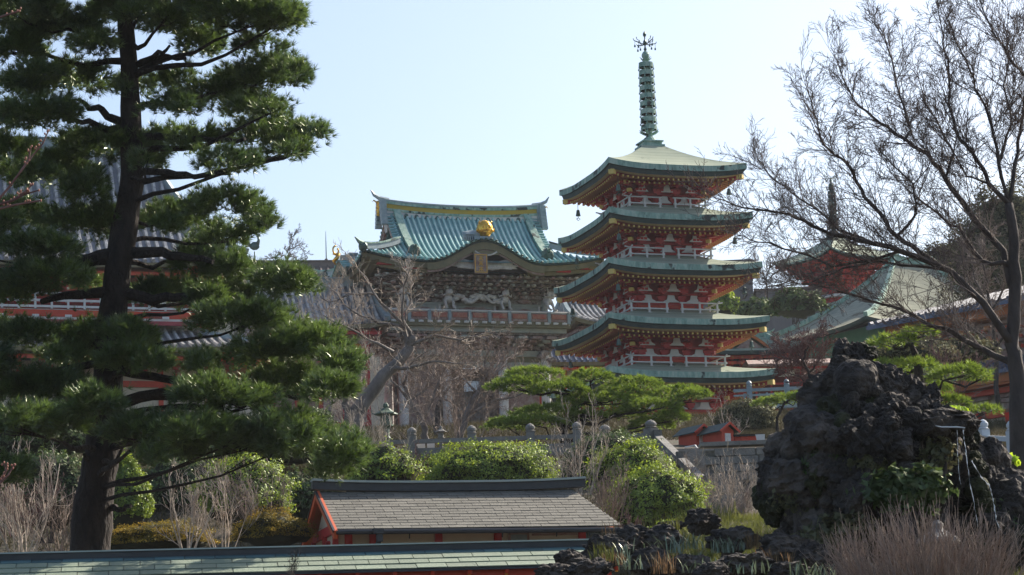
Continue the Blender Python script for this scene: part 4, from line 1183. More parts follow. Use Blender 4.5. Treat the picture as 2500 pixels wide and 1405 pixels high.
p = at(1856, 1080, 90); b = MB(); b.prism([(-.16, .28), (.18, .28), (.14, -.2), (.0, -.5)], -.02, .02); b.tube([(0, .03, -1.), (0, .03, .2)], .03, 6)
tag(b.build('notice_board', [white], None, loc=p), 'small white notice board at the right end of the red rack', 'sign')
# ------------------------------------------------------------ near roofs
slate_g = mat('slate_green', (.17, .22, .16), (.23, .27, .20), 2.5, .75, island=.16, bump=.2, bscale=20)
slate_b = mat('slate_blue', (.07, .14, .15), (.10, .19, .20), 2., .45, island=.2)
slate_y = mat('slate_grey', (.125, .12, .10), (.18, .17, .145), 2.2, .85, island=.16, bump=.25, bscale=25)
lead = mat('dark_metal', (.020, .023, .028), (.045, .05, .055), 4., .45)
capm = mat('ridge_cap', (.30, .36, .33), (.40, .45, .41), 3., .4)
def slates(b, x0, x1, run, rise, rows, tw, rng, m=0, x1e=None, first=None):
    """courses of slates; eave at y=-run, z=-rise, ridge at the origin line"""
    L = math.hypot(run, rise); ang = math.atan2(rise, run); ch = L/rows
    for r in range(rows):
        s0 = L-(r+1)*ch; xe = x1 + ((x1e or x1)-x1)*(1-(r+.5)/rows) if True else x1
        # distance along the slope from the ridge: rows counted from the eave up
        d = L-(r+.5)*ch
        off = (r % 2)*tw*.5 + rng.uniform(-.02, .02)
        x = x0 - off
        while x < xe:
            a = max(x, x0); c_ = min(x+tw, xe)
            if c_-a > .03:
                cx = (a+c_)/2; y = -d*math.cos(ang); z = -d*math.sin(ang)
                lift = rng.uniform(0, .006)
                b.box((cx, y, z+.012+lift), (c_-a-.012, ch*1.06, .016), (first if (first is not None and r == rows-1) else m), rx=ang-.05)
            x += tw
rng = random.Random(3)
Y = 40.; P = at(650, 1353, Y)
fb = empty('front_gatehouse', P, R(8.5), 'long low roof of green slates over a bright red beam, nearest the viewer', 'building')
X0, X1 = -9.5, 5.62
b = MB(); slates(b, X0, X1, 1.12, .385, 4, .47, rng, 0, None, 1); b.build('slates', [slate_g, slate_b], fb)
b = MB()
b.add([(X0, 0, -.012), (X1, 0, -.012), (X1, -1.12, -.382), (X0, -1.12, -.382), (X0, 1.12, -.382), (X1, 1.12, -.382)], [(0, 3, 2, 1), (0, 1, 5, 4)], 0)
b.add([(X0, -1.12, -.382), (X1, -1.12, -.382), (X1, -1.12, -.415), (X0, -1.12, -.415), (X0, -.85, -.40), (X1, -.85, -.40)], [(0, 3, 2, 1), (3, 4, 5, 2)], 0)
b.build('roof', [lead], fb)
b = MB(); b.box(((X0+X1)/2, 0, .035), (X1-X0+.1, .22, .10), 0); b.box(((X0+X1)/2, 0, .097), (X1-X0+.3, .30, .022), 1); b.build('ridge', [lead, capm], fb)
b = MB(); b.box(((X0+X1)/2-.1, -.90, -.48), (X1-X0-.4, .14, .16), 0)
for i in range(26):
    x = X0+.4+i*.58
    if x < X1-.2: b.box((x, -.98, -.47), (.045, .03, .045), 1)
    if x < X1-.2: b.bar((x, -1.09, -.445), (x, -.3, -.20), .06, .07, 0)
for x in (-6.2, -3.4, -.05, 1.15, 3.4, 5.2): b.box((x, -.87, -1.8), (.17, .17, 2.5), 0)
b.box((1.65, -.89, -.68), (.9, .15, .17), 0); b.box((3.75, -.89, -.64), (.9, .15, .14), 1)
b.build('frame', [vermil, gold], fb)
b = MB(); b.box(((X0+X1)/2-.1, -.72, -1.9), (X1-X0-.6, .12, 2.6), 0); b.build('wall', [white], fb)
b = MB(); b.box((2.35, -.80, -1.0), (1.6, .06, .8), 0); b.box((2.35, -.85, -.65), (1.7, .04, .05), 1)
for x in (1.52, 3.18): b.box((x, -.85, -1.0), (.06, .05, .8), 1)
b.box((2.4, -.85, -1.0), (.05, .04, .8), 2); b.build('window', [dark, white, lead], fb)
# --- shed behind it
Y = 60.; P = at(777, 1203, Y)
sh = empty('slate_roofed_shed', P, R(14.5), 'cream and vermilion shed with grey slate roof, gable end turned left', 'shed')
L_ = 6.25; RUN, RISE = 2.25, 1.10
b = MB(); slates(b, 0, L_, RUN, RISE, 14, .44, rng, 0, L_+.55); b.build('slates', [slate_y], sh)
b = MB()
b.add([(0, 0, -.01), (L_, 0, -.01), (L_+.55, -RUN-.02, -RISE-.012), (0, -RUN-.02, -RISE-.012), (L_, 0, -.01), (L_+.3, RUN, -RISE), (0, RUN, -RISE), (0, 0, -.01)], [(0, 3, 2, 1), (4, 5, 6, 7)], 0)
b.add([(.03, 0, -.12), (L_-.05, 0, -.12), (L_+.45, -RUN+.05, -RISE-.08), (.03, -RUN+.05, -RISE-.08), (L_+.2, RUN-.05, -RISE-.1), (.03, RUN-.05, -RISE-.1)], [(0, 1, 2, 3), (1, 0, 5, 4)], 1)
b.build('roof', [lead, orange], sh)
b = MB()
for i in range(12):
    u0, u1 = i/12, (i+1)/12
    f = lambda u: Vector((-.15+(L_+.45)*u, 0, .10+.07*abs(2*u-1)**3))
    b.bar(f(u0), f(u1), .24, .19, 0); b.bar(f(u0)+Vector((0, 0, .12)), f(u1)+Vector((0, 0, .12)), .36, .05, 1)
b.build('ridge', [lead, capm], sh)
b = MB(); b.tube([(-.02, -RUN-.07, -RISE-.06), (L_+.8, -RUN-.07, -RISE-.09)], .06, 8); b.box((.95, -RUN-.10, -RISE-.05), (.24, .16, .12)); b.box((.98, -RUN-.08, -RISE-.18), (.14, .12, .22))
b.tube([(.98, -RUN-.08, -RISE-.2), (.95, -RUN-.02, -RISE-.36), (.72, -RUN+.5, -RISE-.5), (.68, -1.48, -RISE-.6), (.66, -1.46, -3.)], .065, 8)
for x in (1.7, 3.9, 5.2, 6.0): b.tube([(x, -RUN-.02, -RISE-.08), (x, -RUN+.03, -RISE-.22)], .015, 4)
b.build('gutter', [lead], sh)
b = MB()
for (sy, m_) in ((-1, 0), (1, 0)):
    b.bar((-.03, 0, -.05), (-.03, sy*(RUN+.08), -RISE-.12), .09, .20, 0)
b.bar((-.07, .02, .02), (-.07, RUN+.1, -RISE-.05), .05, .06, 1); b.bar((-.07, -.02, .02), (-.07, -RUN-.1, -RISE-.05), .05, .06, 1)
b.build('bargeboard', [mat('orange_red', (.66, .12, .04), (.56, .10, .03), 3., .6), lead], sh)
b = MB()
xw0, xw1, yw = .16, 6.1, 1.45
b.box(((xw0+xw1)/2, 0, -2.2), (xw1-xw0, 2*yw, 2.2), 0)
b.prism([(-yw, -1.1), (yw, -1.1), (0, -.35)], 0, 1, 0) if False else None
b.add([(xw0, -yw, -1.1), (xw0, yw, -1.1), (xw0, 0, -.2), (xw1, -yw, -1.1), (xw1, yw, -1.1), (xw1, 0, -.2)], [(0, 2, 1), (3, 4, 5)], 0)
b.build('wall', [cream], sh)
b = MB()
b.box((xw0-.03, 0, -.98), (.10, 2*yw-.1, .22), 0); b.box((xw0-.04, 0, -2.0), (.08, 2*yw, .12), 0)
for y in (-yw, -.1, yw): b.box((xw0-.04, y, -2.), (.12, .14, 1.9), 0)
for x in (.42, 1.0, 2.55, 3.97, 6.02): b.box((x, -yw-.03, -2.2), (.17, .12, 2.2), 0)
b.box(((xw0+xw1)/2, -yw-.02, -1.06), (xw1-xw0, .10, .10), 0)
b.bar((xw0-.12, -.6, -1.9), (xw0-.12, -.95, -1.25), .10, .10, 0)
b.build('frame', [red], sh)
b = MB(); b.box((4.48, -yw-.03, -1.7), (.42, .05, 1.0), 1)
for x in (4.25, 4.70): b.box((x, -yw-.05, -1.7), (.05, .06, 1.05), 0)
b.box((4.48, -yw-.05, -1.17), (.5, .06, .05), 0); b.box((5.35, -yw-.05, -1.20), (1.1, .06, .05), 0); b.build('door', [carve2, ridge_grey], sh)
for x in (4.95, 5.2, 5.7):
    b = MB(); b.lathe([(.02, .1), (.04, .06), (.05, -.05), (.03, -.08)], (x, -yw-.08, -1.62), 8); b.bar((x, -yw-.08, -1.5), (x, -yw-.02, -1.45), .02, .02); b.build('hook', [lead], sh)
# ------------------------------------------------------------ stone balustrades, steps, walls
def balustrade(name, pts, H, posts, label, m=stone, ph=None, pr=.16, cap=True, panels=()):
    """pts: two ground points; posts: fractions along"""
    A, B = Vector(pts[0]), Vector(pts[1]); d = B-A; L = math.hypot(d.x, d.y); sl = d.z/L
    r = empty(name, A, math.atan2(d.y, d.x), label, 'stone fence')
    b = MB(); b.bar((0, 0, H*.80), (L, 0, H*.80+sl*L), .16, .13); b.bar((0, 0, H*.50), (L, 0, H*.50+sl*L), .10, .08); b.build('rail', [m], r)
    b = MB(); b.bar((0, 0, -.1), (L, 0, -.1+sl*L), .34, .36); b.build('kerb', [m], r)
    n = int(L/.95)
    for i in range(n):
        x = (i+.5)*L/n; b = MB(); b.box((x, 0, H*.3+sl*x), (.09, .09, H*.62)); b.build('baluster', [m], r)
    for f in posts:
        x = f*L; b = MB(); z = sl*x; ph_ = ph or H*1.02
        b.box((x, 0, z+ph_/2-.15), (pr*1.7, pr*1.7, ph_+.3))
        b.lathe([(pr*.9, 0), (pr*1.1, .03), (pr*.75, .06), (pr*.95, .11), (pr*.95, .17), (pr*.6, .24), (.02, .28)], (x, 0, z+ph_), 12)
        b.build('post', [m], r)
    for (f0, f1) in panels:
        b = MB(); x0, x1 = f0*L, f1*L; b.box(((x0+x1)/2, 0, H*.18+sl*(x0+x1)/2), (x1-x0, .07, H*.62)); b.build('panel', [m], r)
    return r
A = at(835, 1137, 80.5); B = at(1420, 1118, 80.5)
balustrade('stone_balustrade', (A, B), .86, (.05, .295, .545, .79, .985), 'grey stone balustrade with round topped posts above the round hedge', panels=((.31, .42), (.80, .97)))
A = at(1480, 1123, 82.); B = at(1602, 1112, 80)
balustrade('stone_balustrade', (A, B), .85, (.0, .92), 'short stone fence with one thick post at the head of the steps', pr=.20, panels=((.1, .8),))
A = at(1792, 988, 118.); B = at(2010, 978, 118)
balustrade('stone_balustrade', (A, B), .8, (.18, .60, .98), 'pale stone balustrade crossing right of the pagoda above the bushes', m=ridge_grey, pr=.14)
A = at(2398, 1140, 66.); B = at(2560, 1150, 63)
white_st = mat('white_stone', (.42, .48, .54), (.52, .56, .60), 2., .8)
balustrade('stone_balustrade', (A, B), .95, (.06, .5, .95), 'bluish white stone fence at the right edge behind the dark rocks', m=white_st, pr=.14, panels=((.1, .45), (.55, .9)))
# stair side rails and steps
def stair_rail(p0, p1, label):
    A, B = Vector(p0), Vector(p1); d = B-A; L = math.hypot(d.x, d.y); sl = d.z/L
    r = empty('stair_parapet', A, math.atan2(d.y, d.x), label, 'stair parapet')
    for (f0, f1) in ((0, .47), (.52, 1.)):
        b = MB(); b.bar((f0*L, 0, .62+sl*f0*L), (f1*L, 0, .62+sl*f1*L), .24, .20); b.build('rail', [stone], r)
        b = MB(); b.bar((f0*L+.05, 0, .05+sl*f0*L), (f1*L-.05, 0, .05+sl*f1*L), .16, .36); b.build('kerb', [stone_dk], r)
        for q in (.12, .5, .88):
            f = f0+(f1-f0)*q; b = MB(); b.box((f*L, 0, .3+sl*f*L), (.13, .13, .6)); b.build('baluster', [stone], r)
    for f in (0, .5, 1):
        b = MB(); b.box((f*L, 0, .35+sl*f*L), (.26, .26, 1.05)); b.build('post', [stone_dk], r)
    return r
stair_rail(at(1608, 1118, 80), at(1728, 1238, 71.5), 'weathered stone parapet sloping down right beside the hedge')
st = empty('stone_steps', at(1700, 1235, 73), R(-30), 'flight of grey stone steps between the parapet and the block wall', 'steps')
q0, q1 = at(1672, 1235, 70.5), at(1655, 1108, 79); st.rotation_euler = (0, 0, 0)
for i in range(14):
    f = i/13; p = q0.lerp(q1, f) - Vector(st.location); b = MB(); b.box((p.x+.8, p.y, p.z-.15), (1.7, .9, .5)); b.build('step', [stone], st)
# retaining wall of squared blocks
rng = random.Random(8)
A = at(1748, 1212, 74.); B = at(1925, 1206, 74.)
rw = empty('block_wall', A, math.atan2(B.y-A.y, B.x-A.x), 'retaining wall of rough grey blocks below the little red shrines', 'wall')
b = MB()
for r_ in range(7):
    x = -.3*(r_ % 2)
    while x < 2.9:
        w_ = rng.uniform(.45, .75); b.box((x+w_/2, rng.uniform(-.03, .03), -.15+r_*.235), (w_-.03, .4, .215)); x += w_
b.box((1.3, .15, .55), (3.1, .2, 1.6), 0); b.build('blocks', [stone], rw); b = MB(); b.box((1.3, .1, 1.51), (3.4, .7, .12)); b.build('coping', [stone], rw)
hr = empty('steel_handrail', at(1697, 1085, 82), 0, 'thin pale steel handrail slanting down the steps', 'handrail'); o0 = hr.location
q = [at(1672, 1093, 83)-o0, at(1697, 1088, 83)-o0, at(1760, 1170, 77)-o0]
b = MB(); b.tube(q, .03, 6); b.build('rail', [white], hr)
for f in (0, .5, 1.):
    p = q[1].lerp(q[2], f); b = MB(); b.tube([p, p-Vector((0, 0, 1.0))], .022, 6); b.build('post', [white], hr)
# lanterns and notices on the terrace
def lantern(px_, py_, Y, s, m, label, name='bronze_lantern', cat='lantern'):
    p = at(px_, py_, Y); r = empty(name, p, R(10), label, cat); r.scale = (s,)*3
    b = MB(); b.lathe([(.55, 0), (.55, .12), (.42, .16), (.40, .28), (.24, .34), (.20, .6), (.26, .72), (.20, .85), (.18, 1.3), (.30, 1.42), (.45, 1.5), (.45, 1.6)], (0, 0, 0), 6); b.build('pedestal', [m], r)
    b = MB(); b.lathe([(.34, 1.6), (.36, 1.64), (.34, 2.15), (.30, 2.18)], (0, 0, 0), 6); b.build('lamp_chamber', [m], r)
    b = MB(); b.lathe([(.30, 2.16), (.78, 2.22), (.74, 2.30), (.45, 2.45), (.25, 2.62), (.14, 2.66), (.2, 2.76), (.16, 2.9), (.02, 3.02)], (0, 0, 0), 6)
    for j in range(6):
        a = j*math.pi/3; c_, s_ = math.cos(a), math.sin(a); b.tube([(c_*.70, s_*.70, 2.26), (c_*.88, s_*.88, 2.30), (c_*.96, s_*.96, 2.42), (c_*.88, s_*.88, 2.50)], .035, 5)
    b.build('cap', [m], r)
    return r
verdi = mat('verdigris', (.05, .09, .06), (.10, .16, .11), 4., .6)
lantern(945, 1098, 88, .55, verdi, 'tall green bronze lantern beside the leaning cherry trunk')
lantern(1078, 1100, 86, .28, stone, 'small stone lantern with flat mossy cap between two tree trunks', 'stone_lantern')
def board(px_, py_, Y, w_, h_, label, m=white, legs=.9):
    p = at(px_, py_, Y); r = empty('notice_board', p, R(8), label, 'sign')
    b = MB(); b.box((0, 0, 0), (w_, .04, h_)); b.build('panel', [m], r)
    b = MB()
    for e in (-1, 1): b.box((e*w_*.42, .045, -legs/2), (.05, .05, h_+legs))
    b.box((0, .045, -h_*.3), (w_*.84, .04, .05)); b.build('stand', [wood_dk], r)
board(1152, 944, 126, .78, .52, 'white square notice board before the gate among brown twigs', legs=1.6)
board(1028, 1090, 80.9, .26, .20, 'small white notice on the stone fence beside the left post', legs=.2)
board(1052, 1090, 80.95, .24, .20, 'small white notice, second along the stone fence from the post', legs=.2)
# ------------------------------------------------------------ vegetation helpers
def nrm(a): return a/np.maximum(1e-9, np.linalg.norm(a, axis=-1, keepdims=True))
def needles(P, D, L, nb, w_, r, spread=.75):
    """bursts of thin blades at P pointing along D"""
    n = len(P); P = np.repeat(P, nb, 0); D = np.repeat(D, nb, 0)
    d = nrm(D + r.normal(0, spread, (n*nb, 3))*.8)
    l = L*r.uniform(.6, 1.1, (n*nb, 1)); s = nrm(np.cross(d, r.normal(0, 1, (n*nb, 3))))*w_*.5
    base = P + d*l*.06
    return np.stack([base-s, base+s, P+d*l], 1).reshape(-1, 3)
def leaves(P, N, size, r, asp=.55, flop=.6):
    n = len(P); d = nrm(N + r.normal(0, flop, (n, 3))); t = nrm(np.cross(d, r.normal(0, 1, (n, 3)))); u = np.cross(d, t)
    s = size*r.uniform(.6, 1.25, (n, 1))
    return np.stack([P - t*s*.5, P + u*s*asp*.5, P + t*s*.5, P - u*s*asp*.5], 1).reshape(-1, 3)
def nz(p, f, o=0.): return mnoise.noise(Vector((p[0]*f+o, p[1]*f, p[2]*f)))
def pad_points(c, rad, n, r, low=-.35, lump=.35, fr=1.6, fill=.45):
    """points in the outer shell of a flattened clump with a lumpy outline, and their directions"""
    v = nrm(r.normal(0, 1, (int(n*1.6), 3))); v = v[v[:, 2] > low][:n]
    k = np.array([1+lump*nz(q, fr, c[0]*3.1) for q in v])
    t = r.uniform(fill, 1, (len(v), 1))**.6
    P = np.array(c) + v*np.array(rad)*(k[:, None])*t
    D = nrm(v*np.array([1, 1, .7]) + np.array([0, 0, .55]))
    return P, D
bark = mat('pine_bark', (.008, .006, .005), (.045, .032, .026), 5., .95, bump=1., bscale=14, stretch=(1, 1, .45), contrast=.2)
bark_g = mat('grey_bark', (.030, .024, .022), (.10, .080, .070), 6., .9, bump=.5, stretch=(1, 1, .4))
bark_l = mat('cherry_bark', (.08, .065, .06), (.24, .21, .19), 3.5, .85, bump=.5, stretch=(1, 1, .5))
twig_l = mat('pale_twigs', (.34, .27, .21), (.52, .44, .36), 6., .8, island=.3)
twig_b = mat('brown_twigs', (.17, .12, .095), (.32, .25, .20), 4., .85, island=.3)
twig_r = mat('reddish_twigs', (.12, .06, .055), (.22, .12, .10), 4., .85, island=.3)
needle = leafmat('pine_needles', (.010, .032, .012), (.090, .155, .026), .8, .42, .5, rough=.32, gloss=.10)
needle2 = leafmat('garden_pine_needles', (.07, .13, .012), (.17, .26, .03), 1.2, .35, .4, gloss=.07)
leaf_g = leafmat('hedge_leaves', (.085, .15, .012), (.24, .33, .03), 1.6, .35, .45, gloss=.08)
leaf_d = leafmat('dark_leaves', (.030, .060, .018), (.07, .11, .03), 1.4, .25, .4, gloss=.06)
leaf_y = leafmat('golden_conifer', (.13, .12, .018), (.32, .23, .03), 2., .3, .35, gloss=.03)
leaf_o = leafmat('dull_foliage', (.07, .075, .035), (.13, .12, .06), 1.5, .25, .4, gloss=.04)
leaf_lime = leafmat('lime_leaves', (.20, .34, .02), (.34, .48, .03), 2., .45, .3, gloss=.05)
def pad_tree(name, trunk, trad, pads, label, cat, nm, density=1., L=.13, w_=.011, nb=22, Yc=46., dY=2.6, seed=1, lump=.4, bk=None, group=None, limb_r=.055, depthk=.9, low=-.35, spread=.75, limbs=True, nlimb=1., clump=1, xlimbs=(), fwd=0.):
    r = np.random.default_rng(seed); rr = random.Random(seed)
    base = Vector(trunk[0]); t = empty(name, base, 0, label, cat, group)
    b = MB(); tp = [Vector(p)-base for p in trunk]
    # subdivide and roughen the trunk
    pts = []; rads = []
    for i in range(len(tp)-1):
        for j in range(4):
            f = j/4; pts.append(tp[i].lerp(tp[i+1], f)); rads.append((trad[i]+(trad[i+1]-trad[i])*f)*(1+.06*math.sin(i*4+j*1.7)))
    pts.append(tp[-1]); rads.append(trad[-1])
    b.tube(pts, rads, 14)
    b.build('trunk', [bk or bark], t, smooth=True)
    lb = MB(); V = []
    for (cx, cy, rx, rz) in pads:
        Yp = Yc + rr.uniform(-dY, dY) - fwd*max(0., min(1., (cy-820)/200)); m = mpp(Yp)
        c = at(cx, cy, Yp) - base
        rad = (rx*m, max(rx*m*depthk, .5*rz*m), rz*m)
        n = int(density*rx*rz*math.pi/450*6.0*(.13/L)**1.2)
        if clump > 1:
            P0, D0 = pad_points(c, rad, max(8, n//clump), r, low, lump)
            P = np.repeat(P0, clump, 0); D = np.repeat(D0, clump, 0)
            P = P + r.normal(0, L*.36, P.shape) + D*r.uniform(-.4, .5, (len(P), 1))*L; D = nrm(D + r.normal(0, .3, D.shape))
        else: P, D = pad_points(c, rad, max(20, n), r, low, lump)
        V.append(needles(P, D, L, nb, w_, r, spread))
        if limbs and rr.random() < nlimb:
            zt = c.z - rz*m*.5 - abs(c.x)*.08
            k = min(range(len(pts)), key=lambda i: abs(pts[i].z-zt)+.15*rr.random())
            a = pts[k]; e = c + Vector((0, 0, -rz*m*.25))
            mid1 = a.lerp(e, .35) + Vector((rr.uniform(-.1, .1), rr.uniform(-.2, .2), rr.uniform(-.25, .12)))
            mid2 = a.lerp(e, .7) + Vector((rr.uniform(-.15, .15), rr.uniform(-.2, .2), rr.uniform(-.22, .1)))
            R0 = limb_r*rr.uniform(.7, 1.4)
            lb.tube([a, a.lerp(mid1, .5)+Vector((0, 0, .05)), mid1, mid1.lerp(mid2, .5)+Vector((0, 0, rr.uniform(-.1, .1))), mid2, e], [R0*1.3, R0, R0*.85, R0*.7, R0*.55, R0*.3], 6)
            for q in range(5):
                s_ = mid2.lerp(e, rr.random()); g = c + Vector((rr.uniform(-.8, .8)*rad[0], rr.uniform(-.8, .8)*rad[1], rr.uniform(-.3, .5)*rad[2]))
                lb.tube([s_, s_.lerp(g, .5)+Vector((0, 0, rr.uniform(-.08, .05))), g], [R0*.32, R0*.22, R0*.10], 4)
    for pl, ra in xlimbs:
        q = [at(x, y, Yc-.3*i) - base for i, (x, y) in enumerate(pl)]; q2 = []
        for a, e in zip(q, q[1:]):
            for j in range(3): q2.append(a.lerp(e, j/3)+Vector((rr.gauss(0, .02), rr.gauss(0, .03), rr.gauss(0, .025))))
        q2.append(q[-1]); lb.tube(q2, [ra*(1-.65*i/len(q2)) for i in range(len(q2))], 7)
    lb.build('branches', [bk or bark], t)
    npmesh('needles', np.concatenate(V), 3, nm, t)
    return t
# --- recursive bare branches
def twigs(mb, p, d, L, r0, lev, rr, kids=(3, 5), up=.08, wig=.22, ang=(22, 50), ratio=.58, rmin=.003, nseg=4, m=0, flat=1.):
    pts = [p]; dd = d.normalized(); cur = p
    for i in range(nseg):
        dd = (dd + Vector((rr.gauss(0, wig), rr.gauss(0, wig)*flat, rr.gauss(0, wig)+up))).normalized()
        cur = cur + dd*L/nseg; pts.append(cur)
    rads = [max(rmin, r0*(1-.62*i/nseg)) for i in range(nseg+1)]
    mb.tube(pts, rads, 5 if r0 > .02 else 3, m, cap=False)
    if lev <= 0: return
    n = rr.randint(*kids)
    for i in range(n):
        f = (i+.6+rr.uniform(-.3, .3))/n; f = min(.98, max(.12, f)); k = f*nseg; i0 = min(nseg-1, int(k))
        s_ = pts[i0].lerp(pts[i0+1], k-i0); t = (pts[i0+1]-pts[i0]).normalized()
        ax = t.cross(Vector((rr.gauss(0, 1), rr.gauss(0, 1), rr.gauss(0, 1))))
        if ax.length < 1e-3: continue
        q = Matrix.Rotation(R(rr.uniform(*ang)), 3, ax.normalized()) @ t
        twigs(mb, s_, q, L*ratio*rr.uniform(.75, 1.2)*(1.1-.4*f), max(rmin, r0*.5), lev-1, rr, kids, up, wig, ang, ratio, rmin, max(2, nseg-1), m, flat)
def limb_tree(name, label, limbs, Y, m, tw, group=None, seed=1, step=22, tl=95, lev=2, r_t=.011, rmin=.0035, dspread=1.0, cat='tree', kids=(3, 5), wig=.2, ratio=.58, ang=(22, 50), yj=.0, bright=None, buds=None):
    """limbs: list of (pixel polyline, start radius px, end radius px)"""
    rr = random.Random(seed); M_ = mpp(Y)
    base = at(*limbs[0][0][0], Y); t = empty(name, base, 0, label, cat, group)
    tm = MB(); bm_ = MB(); wm = MB()
    for li, (pl, r0, r1) in enumerate(limbs):
        yo = 0 if li == 0 else rr.uniform(-dspread, dspread)
        n = len(pl); pts = []
        for i, (x, y) in enumerate(pl): pts.append(at(x, y, Y + yo*(i/(n-1))**1.0) - base)
        # resample with slight wobble
        rs = []; rad = []
        for i in range(n-1):
            for j in range(3):
                f = j/3; p = pts[i].lerp(pts[i+1], f); w_ = M_*2.2 if (i or j) else 0
                rs.append(p + Vector((rr.gauss(0, w_), rr.gauss(0, w_), rr.gauss(0, w_)))); rad.append((r0+(r1-r0)*((i+f)/(n-1))**.8)*M_)
        rs.append(pts[-1]); rad.append(r1*M_)
        (tm if li == 0 else bm_).tube(rs, rad, 9 if r0 > 6 else 6, 0)
        if tl <= 0 or (li == 0 and n > 1 and r1 > 8): continue
        tot = sum((b_-a).length for a, b_ in zip(rs, rs[1:])); nn = int(tot/(step*M_)); acc = 0; k = 0
        for q in range(nn):
            f = (q+rr.random())/nn
            if f < .12: continue
            idx = f*(len(rs)-1); i0 = int(idx); s_ = rs[i0].lerp(rs[min(i0+1, len(rs)-1)], idx-i0); tt = (rs[min(i0+1, len(rs)-1)]-rs[i0])
            if tt.length < 1e-5: continue
            tt.normalize(); ax = tt.cross(Vector((rr.gauss(0, .5), rr.gauss(0, 1.4), rr.gauss(0, .5)))) 
            if ax.length < 1e-3: continue
            d = Matrix.Rotation(R(rr.uniform(25, 60)), 3, ax.normalized()) @ tt
            LL = tl*M_*rr.uniform(.5, 1.25)*(1.15-.5*f)
            twigs(wm, s_, d, LL, min(r_t, rad[min(i0, len(rad)-1)]*.6), lev, rr, kids, rmin=rmin, wig=wig, ratio=ratio, ang=ang)
        twigs(wm, rs[-1], (rs[-1]-rs[-2]), tl*M_*.8, max(rmin, r1*M_*.8), lev, rr, kids, rmin=rmin, wig=wig, ratio=ratio, ang=ang)
    tm.build('trunk', [m], t, smooth=True)
    if bm_.v: bm_.build('branches', [m], t, smooth=True)
    if wm.v: wm.build('twigs', [tw], t)
    return t
# --- leafy shrub
def shrub(name, label, cx, cy, rx, rz, Y, m, n, size, seed=1, depthk=.8, lump=.28, shape=None, cat='shrub', fr=2.6, group=None, stems=True, low=-.5, asp=.55, core=.86):
    r = np.random.default_rng(seed); mm = mpp(Y); c = at(cx, cy, Y); gz_ = c - Vector((0, 0, rz*mm))
    t = empty(name, gz_, 0, label, cat, group); c = c - gz_
    rad = np.array([rx*mm, rx*mm*depthk, rz*mm])
    v = nrm(r.normal(0, 1, (n*2, 3))); v = v[v[:, 2] > low][:n]
    if shape == 'cone': sc_ = lambda q: np.array([1-.45*max(0, q[2]), 1-.45*max(0, q[2]), 1.])
    else: sc_ = lambda q: np.array([1, 1, 1.])
    k = np.array([1+lump*1.25*nz(q, fr, seed*3.3)+.7*lump*nz(q, fr*2.7, seed) for q in v])
    t_ = r.uniform(.80, 1.05, (len(v), 1)) + (r.random((len(v), 1)) < .06)*r.uniform(0, .16, (len(v), 1))
    S = np.array([sc_(q) for q in v])
    P = np.array(c) + v*rad*S*k[:, None]*t_
    V = leaves(P, v + np.array([0, 0, .3]), size, r, asp)
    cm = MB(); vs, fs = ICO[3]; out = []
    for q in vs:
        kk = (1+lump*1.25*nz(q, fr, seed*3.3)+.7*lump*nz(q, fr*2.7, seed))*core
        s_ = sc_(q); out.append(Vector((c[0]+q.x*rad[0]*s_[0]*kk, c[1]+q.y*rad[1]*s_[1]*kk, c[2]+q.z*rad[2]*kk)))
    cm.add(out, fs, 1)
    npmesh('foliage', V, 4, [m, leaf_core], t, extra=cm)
    if stems:
        rr = random.Random(seed); b = MB()
        for i in range(7): b.tube([(rr.uniform(-.2, .2)*rad[0], 0, -.25), (rr.uniform(-.5, .5)*rad[0], rr.uniform(-.3, .3)*rad[1], rad[2]*rr.uniform(.5, 1.))], [.03, .012], 5)
        b.build('stems', [bark_g], t)
    return t
leaf_core = mat('inner_shade_core', (.018, .022, .010), (.04, .04, .02), 6., .95)  # solid dark shell inside shrubs, its colour stands in for inner shade
def bare_bush(name, label, cx, cy, wpx, hpx, Y, tw, nst=9, seed=1, lev=3, r0=.016, lean=0., group=None, cat='bush', rmin=.004, kids=(3, 4), fan=.5):
    rr = random.Random(seed); base = at(cx, cy, Y); t = empty(name, base, 0, label, cat, group); M_ = mpp(Y)
    b = MB()
    for i in range(nst):
        a = rr.uniform(-1, 1); d = Vector((a*fan*wpx/hpx*1.3+lean, rr.uniform(-.4, .4), 1.)).normalized()
        twigs(b, Vector((a*.15*wpx*M_, rr.uniform(-.2, .2), -.1)), d, hpx*M_*rr.uniform(.6, 1.0), r0*rr.uniform(.7, 1.3), lev, rr, kids, up=.10, wig=.12, ang=(18, 42), ratio=.55, rmin=rmin, nseg=5)
    b.build('stems', [tw], t)
    return t
